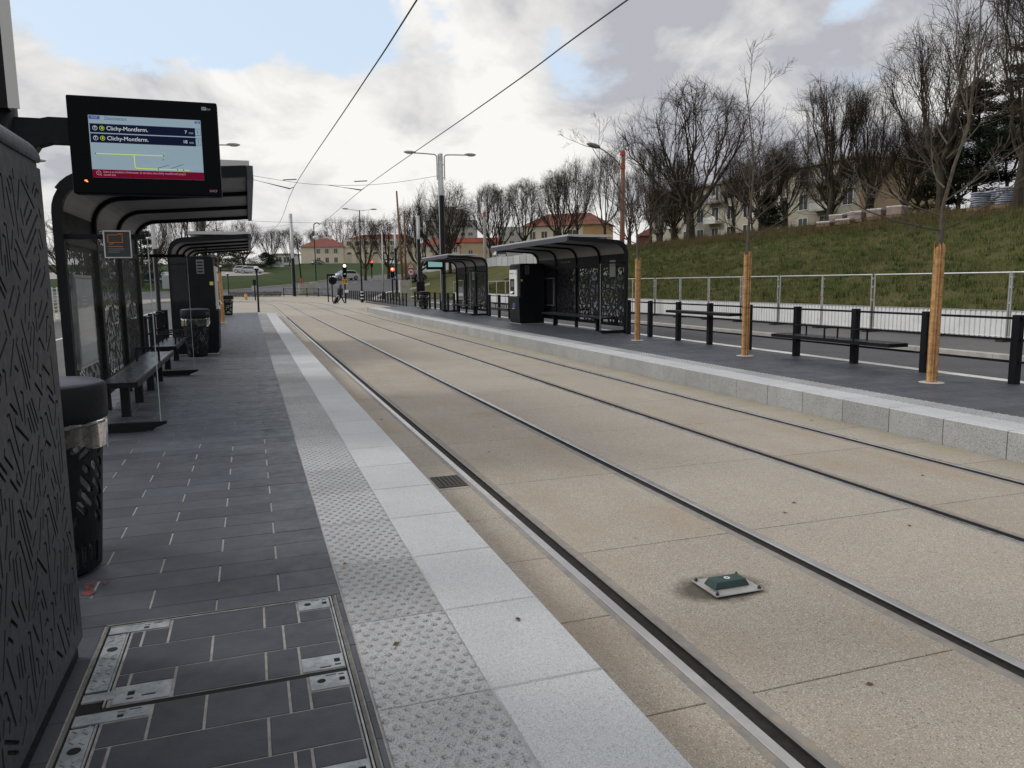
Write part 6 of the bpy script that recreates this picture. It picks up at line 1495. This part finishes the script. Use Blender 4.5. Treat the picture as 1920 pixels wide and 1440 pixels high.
# ------------------------------------------------------------------ cars
def car(label, x, y, rz, paint, L=4.1, W=1.75, H=1.5, z=None, group='cars'):
    z = G(x, y)+0.05 if z is None else z; t = thing('parked_car', label, 'car', (x, y, z), rz, group)
    cp = mat('car_paint_%s' % paint, {'white': (0.72, 0.73, 0.74), 'silver': (0.42, 0.43, 0.44), 'dark': (0.02, 0.023, 0.03), 'blue': (0.03, 0.09, 0.34), 'grey': (0.20, 0.21, 0.22)}[paint], 0.25, met=0.3, coat=0.6)
    h = L/2; side = [(-h, 0.35), (-h+0.02, 0.62), (-h+0.15, 0.86), (-h+0.30, H*0.62), (-h+0.75, H*0.965), (-0.1*L, H), (0.12*L, H*0.97), (0.30*L, H*0.66), (h-0.25, H*0.54), (h-0.04, 0.58), (h, 0.40), (h-0.08, 0.24), (-h+0.1, 0.24)]
    zs = sorted(set([0.24, 0.6, H*0.62, H])); b = MB(); k = len(side)
    def wd(zz): return W/2*(0.94 if zz < 0.3 else 1.0) if zz < H*0.62 else W/2*(1-0.24*(zz-H*0.62)/(H*0.38))
    for sgn in (-1, 1):
        for (a, zz) in side: b.v.append((a, sgn*wd(zz), zz))
    b.f = [tuple(range(k)), tuple(reversed(range(k, 2*k)))]+[(i, k+i, k+(i+1) % k, (i+1) % k) for i in range(k)]
    bevel(fixn(b.build('body', cp, t)), 0.05, 2)
    gl = [(-h+0.45, H*0.65), (-h+0.85, H*0.92), (-0.1*L, H*0.945), (0.10*L, H*0.92), (0.265*L, H*0.66)]
    for sgn in (-1, 1):
        b = MB(); o = 0
        vs = [(a, sgn*(wd(zz)+0.012), zz) for (a, zz) in gl]; b.add(vs, [tuple(range(len(gl)))]); b.build('side_window', sheetglass_c, t)
        for wx_ in (-h+0.75, h-0.78):
            wl = MB(); n = 18
            ring = lambda r, yy: [(wx_+r*math.cos(2*math.pi*j/n), yy, 0.32+r*math.sin(2*math.pi*j/n)) for j in range(n)]
            for r, yy in ((0.32, sgn*(W/2-0.16)), (0.32, sgn*(W/2+0.015)), (0.20, sgn*(W/2+0.02))): wl.v += ring(r, yy)
            for q in (0, 1):
                for j in range(n): wl.f.append((q*n+j, q*n+(j+1) % n, (q+1)*n+(j+1) % n, (q+1)*n+j))
            w_ = wl.build('wheel', foot_m, t); MB().add(ring(0.20, sgn*(W/2+0.022)), [tuple(range(n))]).build('rim', alu, w_)
        MB().ell((h-0.12, sgn*W*0.36, 0.66), 0.12, 0.16, 0.08, 8, 6).build('headlight', lens, t, True); MB().ell((-h+0.10, sgn*W*0.38, 0.85), 0.09, 0.12, 0.13, 8, 6).build('tail_light', red_s, t, True)
    for (a, c) in (((0.12*L+0.08, H*0.945), (0.30*L-0.02, H*0.68)), ((-h+0.70, H*0.94), (-h+0.33, H*0.66))):
        dx = 0.02 if a[0] > 0 else -0.02; MB().add([(a[0]+dx, -wd(a[1])*0.9, a[1]+0.012), (a[0]+dx, wd(a[1])*0.9, a[1]+0.012), (c[0]+dx, wd(c[1])*0.9, c[1]+0.012), (c[0]+dx, -wd(c[1])*0.9, c[1]+0.012)], [(0, 1, 2, 3)]).build('windscreen', sheetglass_c, t)
    return t
sheetglass_c = mat('dark_car_window', (0.02, 0.024, 0.028), 0.1, spec=0.7)
car('white hatchback driving on the far road past the lawn', 14.6, 125.4, math.pi+0.35, 'white', 4.3, 1.8, 1.5)
car('silver estate car parked beyond the left platform, front one', 0.6, 162.0, -0.45, 'silver', 4.3, 1.75, 1.48)
car('silver car parked behind the front silver one', -0.9, 167.0, -0.4, 'silver', 4.0, 1.75, 1.5)
car('dark car on the climbing road left of the far shelter', 25.2, 121.5, 0.9, 'dark', 4.5, 1.85, 1.6)
car('blue car seen through the left shelter glass', -14.0, 128.0, 0.2, 'blue', 4.1, 1.75, 1.5)
car('white car left of the blue one through the shelter glass', -20.5, 128.0, 0.4, 'white', 4.1, 1.75, 1.6)
car('small grey car parked under the red-roofed building, left', 20.2, 243.0, 0.5, 'grey')
car('white van-like car parked before the arched windows', 41.5, 236.0, -0.25, 'white', 5.2, 1.9, 2.0)
car('white car behind the hoarding left of the long right shelter', 36.3, 97.5, 1.0, 'white', 4.6, 1.85, 1.7)
car('silver car roof behind the hoarding over the far shelter', 36.3, 112.0, 1.4, 'silver', 4.4, 1.8, 1.6)

# ------------------------------------------------------------------ person with a suitcase
def person(loc, rz):
    t = thing('person', 'person in dark clothes with a hood, walking and pulling a black suitcase', 'person', loc, rz)
    me = bpy.data.meshes.new('body')
    P = {'pel': (0, 0, 0.95), 'w': (0.01, 0, 1.12), 'ch': (0.03, 0, 1.36), 'nk': (0.05, 0, 1.50), 'h0': (0.07, 0, 1.58), 'h1': (0.085, 0, 1.70),
         'lh': (0, 0.10, 0.90), 'lk': (0.20, 0.10, 0.52), 'la': (0.36, 0.10, 0.10), 'lt': (0.53, 0.10, 0.04), 'rh': (0, -0.10, 0.90), 'rk': (-0.04, -0.10, 0.50), 'ra': (-0.30, -0.10, 0.14), 'rt': (-0.18, -0.10, 0.04),
         'ls': (0.03, 0.20, 1.42), 'le': (0.05, 0.25, 1.15), 'lw': (0.24, 0.22, 1.02), 'rs': (0.03, -0.20, 1.42), 're': (-0.12, -0.26, 1.16), 'rw': (-0.26, -0.25, 0.95), 'rw2': (-0.31, -0.25, 0.88), 'lw2': (0.31, 0.21, 1.02)}
    rad = dict(pel=0.14, w=0.135, ch=0.15, nk=0.06, h0=0.075, h1=0.092, lh=0.09, lk=0.065, la=0.045, lt=0.035, rh=0.09, rk=0.065, ra=0.045, rt=0.035, ls=0.075, le=0.052, lw=0.036, rs=0.075, re=0.052, rw=0.036, rw2=0.03, lw2=0.03)
    E_ = [('pel', 'w'), ('w', 'ch'), ('ch', 'nk'), ('nk', 'h0'), ('h0', 'h1'), ('pel', 'lh'), ('lh', 'lk'), ('lk', 'la'), ('la', 'lt'), ('pel', 'rh'), ('rh', 'rk'), ('rk', 'ra'), ('ra', 'rt'), ('ch', 'ls'), ('ls', 'le'), ('le', 'lw'), ('lw', 'lw2'), ('ch', 'rs'), ('rs', 're'), ('re', 'rw'), ('rw', 'rw2')]
    ks = list(P); me.from_pydata([P[k] for k in ks], [(ks.index(a), ks.index(b)) for a, b in E_], [])
    o = link('body', me, mat('dark_clothes', (0.01, 0.01, 0.012), 0.9), t); o.modifiers.new('skin', 'SKIN'); s = o.modifiers.new('sub', 'SUBSURF'); s.levels = 2; s.render_levels = 2
    for i, k in enumerate(ks): me.skin_vertices[0].data[i].radius = (rad[k], rad[k]); me.skin_vertices[0].data[i].use_root = (k == 'pel')
    coat = MB().tube([(-0.01, 0, 0.80), (0.0, 0, 0.95), (0.01, 0, 1.12), (0.03, 0, 1.36), (0.04, 0, 1.47)], [0.25, 0.24, 0.23, 0.25, 0.15], 16); coat.build('coat', mat('grey_coat', (0.022, 0.024, 0.027), 0.9), t, True)
    MB().ell((0.06, 0, 1.665), 0.125, 0.12, 0.15, 14, 10).build('hood', mat('pale_hood', (0.09, 0.09, 0.095), 0.9), t, True); MB().ell((0.135, 0, 1.65), 0.06, 0.075, 0.09, 12, 8).build('face', mat('skin_tone', (0.32, 0.19, 0.13), 0.6), t, True)
    return t
person((8.15, 74.8, 0.0), 0.15).scale = (1.12, 1.25, 1.03)
t = thing('suitcase', 'black wheeled suitcase trailing behind the walking person', 'suitcase', (7.55, 74.72, 0.0), 0.15)
rot = Matrix.Rotation(R(28), 4, 'Y'); b = bevel(MB().box(-0.13, 0.13, -0.22, 0.22, 0.08, 0.70).build('shell', black, t), 0.04); b.data.transform(rot)
h_ = MB().tube([(-0.10, -0.12, 0.68), (-0.10, -0.12, 1.0), (-0.10, 0.12, 1.0), (-0.10, 0.12, 0.68)], 0.012, 6).build('handle', alu, t); h_.data.transform(rot)
MB().lathe((0, 0, 0), [(0.05, -0.24), (0.05, -0.19)], 12).build('wheel', foot_m, t).matrix_local = Matrix.Translation((0.02, 0, 0.05)) @ Matrix.Rotation(R(90), 4, 'X')

# ------------------------------------------------------------------ buildings
cream = mat('cream_render', (0.58, 0.52, 0.41), 0.9, c2=(0.64, 0.58, 0.47), ns=0.25, bump=(10, 0.2, 0.01)); tile_r = mat('red_roof_tiles', (0.165, 0.050, 0.040), 0.85, c2=(0.22, 0.072, 0.055), ns=0.9, bump=(6, 0.6, 0.05))
shut = mat('pale_shutter', (0.47, 0.45, 0.39), 0.8); winm = mat('far_window', (0.045, 0.05, 0.055), 0.2, spec=0.6); stonetrim = mat('stone_trim', (0.55, 0.50, 0.41), 0.9)
def win(b, x, z, w, h, parent, shutters=False, y=0.0, frame_m=None):
    o = MB().box(x-w/2-0.08, x+w/2+0.08, y-0.06, y+0.02, z-0.08, z+h+0.08).build('window', frame_m or stonetrim, parent)
    MB().box(x-w/2, x-0.05, y-0.075, y-0.061, z, z+h).box(x+0.05, x+w/2, y-0.075, y-0.061, z, z+h).build('pane', winm, o)
    if shutters:
        for sx in (-1, 1): MB().box(*sorted((x+sx*(w/2+0.10), x+sx*(w/2+0.62))), y-0.10, y-0.065, z-0.02, z+h+0.02).build('shutter', shut, o)
    return o
ang = -yaw
zb = 8.6
bd = thing('long_building', 'long cream building with red tiled roofs and a row of arched windows', 'building', (17.1, 272.1, zb), ang)
def hip(b, x0, x1, y0, y1, z0, z1, e=0.6):
    d = (y1-y0)/2+e; b.add([(x0-e, y0-e, z0), (x1+e, y0-e, z0), (x1+e, y1+e, z0), (x0-e, y1+e, z0), (x0-e+d, (y0+y1)/2, z1), (x1+e-d, (y0+y1)/2, z1)], [(0, 1, 5, 4), (1, 2, 5), (2, 3, 4, 5), (3, 0, 4), (0, 3, 2, 1)]); return b
MB().box(0, 14.5, 0, 10, -2, 5.9).build('wall', cream, bd); rf = hip(MB(), 0, 14.5, 0, 10, 5.9, 9.0).build('roof', tile_r, bd); MB().box(9, 9.7, 4, 4.8, 8, 10).build('chimney', stonetrim, rf)
for x in (6.0, 8.9, 11.9):
    win(bd, x, 3.75, 1.05, 1.5, bd, True); win(bd, x, 0.7, 1.1, 1.6, bd)
MB().box(14.5, 39.5, 1.0, 11, -2, 8.3).build('wall', cream, bd); MB().box(14.5, 39.5, 0.85, 1.0, 5.55, 5.8).build('cornice', stonetrim, bd); hip(MB(), 15.5, 38.5, 2.0, 11, 8.35, 10.2, 0.4).build('roof', tile_r, bd)
for i in range(8):
    x = 16.3+i*2.96; n = 10
    arc = [(x-0.95, 0.3), (x+0.95, 0.3)]+[(x+0.95*math.cos(math.pi*j/n), 3.3+0.95*math.sin(math.pi*j/n)) for j in range(n+1)]
    o = fixn(MB().prism(arc, lambda a, b_, d: (a, d, b_), 0.93, 1.02).build('arched_window', stonetrim, bd)); a2 = [(x+0.78*math.cos(math.pi*j/n), 3.3+0.78*math.sin(math.pi*j/n)) for j in range(n+1)]
    fixn(MB().prism(a2, lambda a, b_, d: (a, d, b_), 0.88, 0.925).build('fanlight', winm, o)); MB().box(x-0.75, x+0.75, 0.88, 0.925, 0.4, 3.15).build('pane', mat('pale_blind', (0.46, 0.42, 0.34), 0.7), o)
    if i < 8: win(bd, x, 6.35, 1.5, 1.35, bd, y=1.0)
MB().box(39.5, 54, 0, 10, -2, 5.7).build('wall', cream, bd); hip(MB(), 39.5, 54, 0, 10, 5.7, 8.9).build('roof', tile_r, bd)
for x in (41.8, 44.6, 47.4, 50.2, 52.6):
    win(bd, x, 3.6, 1.1, 1.6, bd, True); win(bd, x, 0.5, 1.3, 1.9, bd)
b2 = thing('flat_roofed_building', 'tan building with a flat bright red roof edge right of the tall mast', 'building', (68.5, 255.0, zb), ang)
MB().box(0, 13, 0, 12, -3, 6.8).build('wall', mat('tan_wall', (0.40, 0.31, 0.21), 0.9, c2=(0.46, 0.36, 0.25), ns=0.3), b2); MB().box(-2, 13.5, -0.6, 12, 6.8, 8.3).build('roof', mat('bright_red_roof', (0.42, 0.06, 0.05), 0.7, c2=(0.47, 0.13, 0.10), ns=0.3), b2)
for x in (3.5, 8.5): win(b2, x, 2.8, 1.4, 1.4, b2)
b3 = thing('tower_block', 'grey tower block behind the trees, left of the tall mast', 'building', (88, 395, 10), ang); gw = mat('grey_facade', (0.33, 0.33, 0.32), 0.9, c2=(0.39, 0.39, 0.38), ns=0.1)
MB().box(0, 26, 0, 14, 0, 24).build('wall', gw, b3); MB().box(8, 18, 2, 12, 24, 31).build('lift_tower', gw, b3)
for j in range(4):
    for i in range(6): win(b3, 3+i*4.0, 8+j*4.0, 2.2, 1.6, b3)
b4 = thing('tower_block', 'grey block of flats behind the trees right of the tall mast', 'building', (122, 380, 10), ang); MB().box(0, 20, 0, 14, 0, 20).build('wall', gw, b4)
for j in range(3):
    for i in range(4): win(b4, 3+i*4.4, 7+j*4.2, 2.4, 1.7, b4)
# ochre house behind the long right shelter
b5 = thing('ochre_house', 'ochre house with brown-red hipped roof above the long right shelter roof', 'house', (62.3, 139.3, 6.5), -0.62)
och = mat('ochre_wall', (0.42, 0.26, 0.115), 0.9, c2=(0.47, 0.30, 0.14), ns=0.5); brn = mat('brown_tiles', (0.13, 0.045, 0.035), 0.9, c2=(0.17, 0.065, 0.045), ns=1.2)
MB().box(-12, 0, 0.02, 8, 0, 6.3).build('wall', cream, b5); MB().box(-0.02, 4.6, 0, 8, 0, 6.32).build('end_wall', och, b5); hip(MB(), -12, 4.6, 0, 8, 6.3, 8.9, 0.6).build('roof', brn, b5)
for x in (-10.2, -7.8, -5.4):
    for z in (0.9, 3.8): win(b5, x, z, 1.1, 1.4, b5)
for z in (0.2, 3.1):
    bl = MB().box(-3.6, -0.6, -0.9, 0, z, z+0.15).build('balcony', stonetrim, b5); MB().box(-3.6, -0.6, -0.9, -0.85, z+0.15, z+0.95).build('balustrade', wht, bl); win(b5, -2.1, z+0.2, 1.8, 2.0, b5)
b7 = thing('red_gabled_house', 'dark red roofed house right of the ochre house', 'house', (70, 131, 6.6), -0.5); MB().box(0, 7, 0, 7, 0, 3.6).build('wall', mat('maroon_wall', (0.16, 0.06, 0.05), 0.9), b7); hip(MB(), 0, 7, 0, 7, 3.6, 6.0, 0.5).build('roof', mat('maroon_tiles', (0.11, 0.028, 0.03), 0.9), b7); win(b7, 2.0, 1.0, 1.2, 1.4, b7); win(b7, 5.0, 1.0, 1.2, 1.4, b7)
# flats on the bank: long pale facade and an ochre end wall
A_, B_ = Vector((59.4, 63.9, 0)), Vector((57.0, 103.0, 0)); d_ = (B_-A_).normalized(); fa = math.atan2(d_.y, d_.x)
b6 = thing('apartment_block', 'cream apartment block with ochre end wall behind the trees on the bank', 'building', (A_.x, A_.y, 6.4), fa)
LB = (B_-A_).length
pale = mat('pale_yellow_render', (0.36, 0.335, 0.275), 0.9, c2=(0.42, 0.395, 0.33), ns=0.3); terr = mat('ochre_end_wall', (0.28, 0.205, 0.135), 0.9, c2=(0.33, 0.24, 0.155), ns=0.6)
# local x runs along the facade away from the camera, the facade looks to local +y
MB().box(0.02, LB, -11, 0, -2, 7.6).build('wall', pale, b6); MB().box(-0.15, 0.02, -11, 0.05, -2, 7.6).build('end_wall', terr, b6); MB().box(-0.4, LB+0.4, -11.3, 0.5, 7.6, 7.9).build('roof', gw, b6); MB().box(-0.4, 0, -11.3, 0.5, 7.9, 8.05).build('parapet', wht, b6)
for fl in range(3):
    z = 0.1+fl*2.6
    for k in range(12):
        x = 1.6+k*3.15
        if k % 3 == 1:
            bl = MB().box(x-1.3, x+1.3, 0.0, 1.0, z-0.1, z+0.02).build('balcony', stonetrim, b6); MB().box(x-1.3, x+1.3, 0.96, 1.0, z+0.02, z+0.85).build('balustrade', wht, bl)
        o = MB().box(x-0.75, x+0.75, -0.02, 0.06, z+0.25, z+2.05).build('window', wht, b6); MB().box(x-0.65, x-0.04, 0.061, 0.075, z+0.33, z+1.97).box(x+0.04, x+0.65, 0.061, 0.075, z+0.33, z+1.97).build('pane', winm, o)
# white hut and low white building beyond the left lawn
b8 = thing('white_hut', 'low white building beyond the lawn left of the red-roofed building', 'building', (7.6, 244, 7.6), ang); MB().box(0, 5.5, 0, 8, -2, 3.4).build('wall', mat('off_white_wall', (0.58, 0.58, 0.56), 0.9), b8); MB().box(-0.3, 5.8, -0.6, 8.4, 3.4, 3.7).build('roof', gw, b8)
for x in (1.3, 3.6): win(b8, x, 1.0, 1.6, 1.6, b8)
b9 = thing('pavilion', 'small grey rounded shed beyond the silver parked cars', 'building', (4.2, 215, 6.2), ang); fixn(MB().prism([(0, -1), (0, 1.2), (0.5, 1.9), (2.6, 2.0), (3.8, 1.2), (4.4, -1)], lambda a, b_, d: (a, d, b_), 0, 4).build('wall', mat('shed_grey', (0.34, 0.36, 0.36), 0.7), b9)); win(b9, 1.4, 0.3, 0.9, 0.8, b9); MB().box(2.4, 3.2, -0.05, 0.0, -1, 1.1).build('door', shut, b9)
t = thing('garden_stair', 'pale stair ramp at the left corner of the red-roofed building', 'stairs', (15.6, 258, 7.2), ang)
for i in range(10): MB().box(0+i*0.55-3, 0.55+i*0.55-3, -1.2, 1.2, -2.5, 2.6-i*0.42).build('step', mat('stair_stone', (0.42, 0.34, 0.24), 0.9), t)
# fallen litter and leaves on the paving
lm = mat('dead_leaf', (0.14, 0.075, 0.035), 0.9, rand=0.5); rg = random.Random(77)
lf = MB().add([(-0.02, 0, 0), (0, -0.011, 0.004), (0.022, 0, 0.001), (0, 0.012, 0.006)], [(0, 1, 2), (0, 2, 3)]).mesh('dead_leaf'); lf.materials.append(lm)
spots = [(0.42, 4.22), (1.1, 3.2), (1.52, 5.6), (2.4, 7.9), (2.9, 9.3), (1.62, 10.4), (4.2, 5.1), (4.6, 4.3), (2.6, 2.6), (3.9, 7.2), (0.52, 3.15), (-1.3, 10.2), (0.1, 8.6), (4.35, 8.2), (3.95, 4.9), (5.9, 5.4), (6.9, 8.1)]
for i, (x, y) in enumerate(spots):
    z = PZ if (x < 1.27) else 0.0; o = link('dead_leaf', lf, None, None); o.location = (x, y, z+0.003); o.rotation_euler = (0, 0, rg.uniform(0, 6)); o.scale = (rg.uniform(0.6, 1.2),)*3
    tag(o, 'tiny dead leaf lying on the platform or trackbed', 'leaf', 'scattered dead leaves')
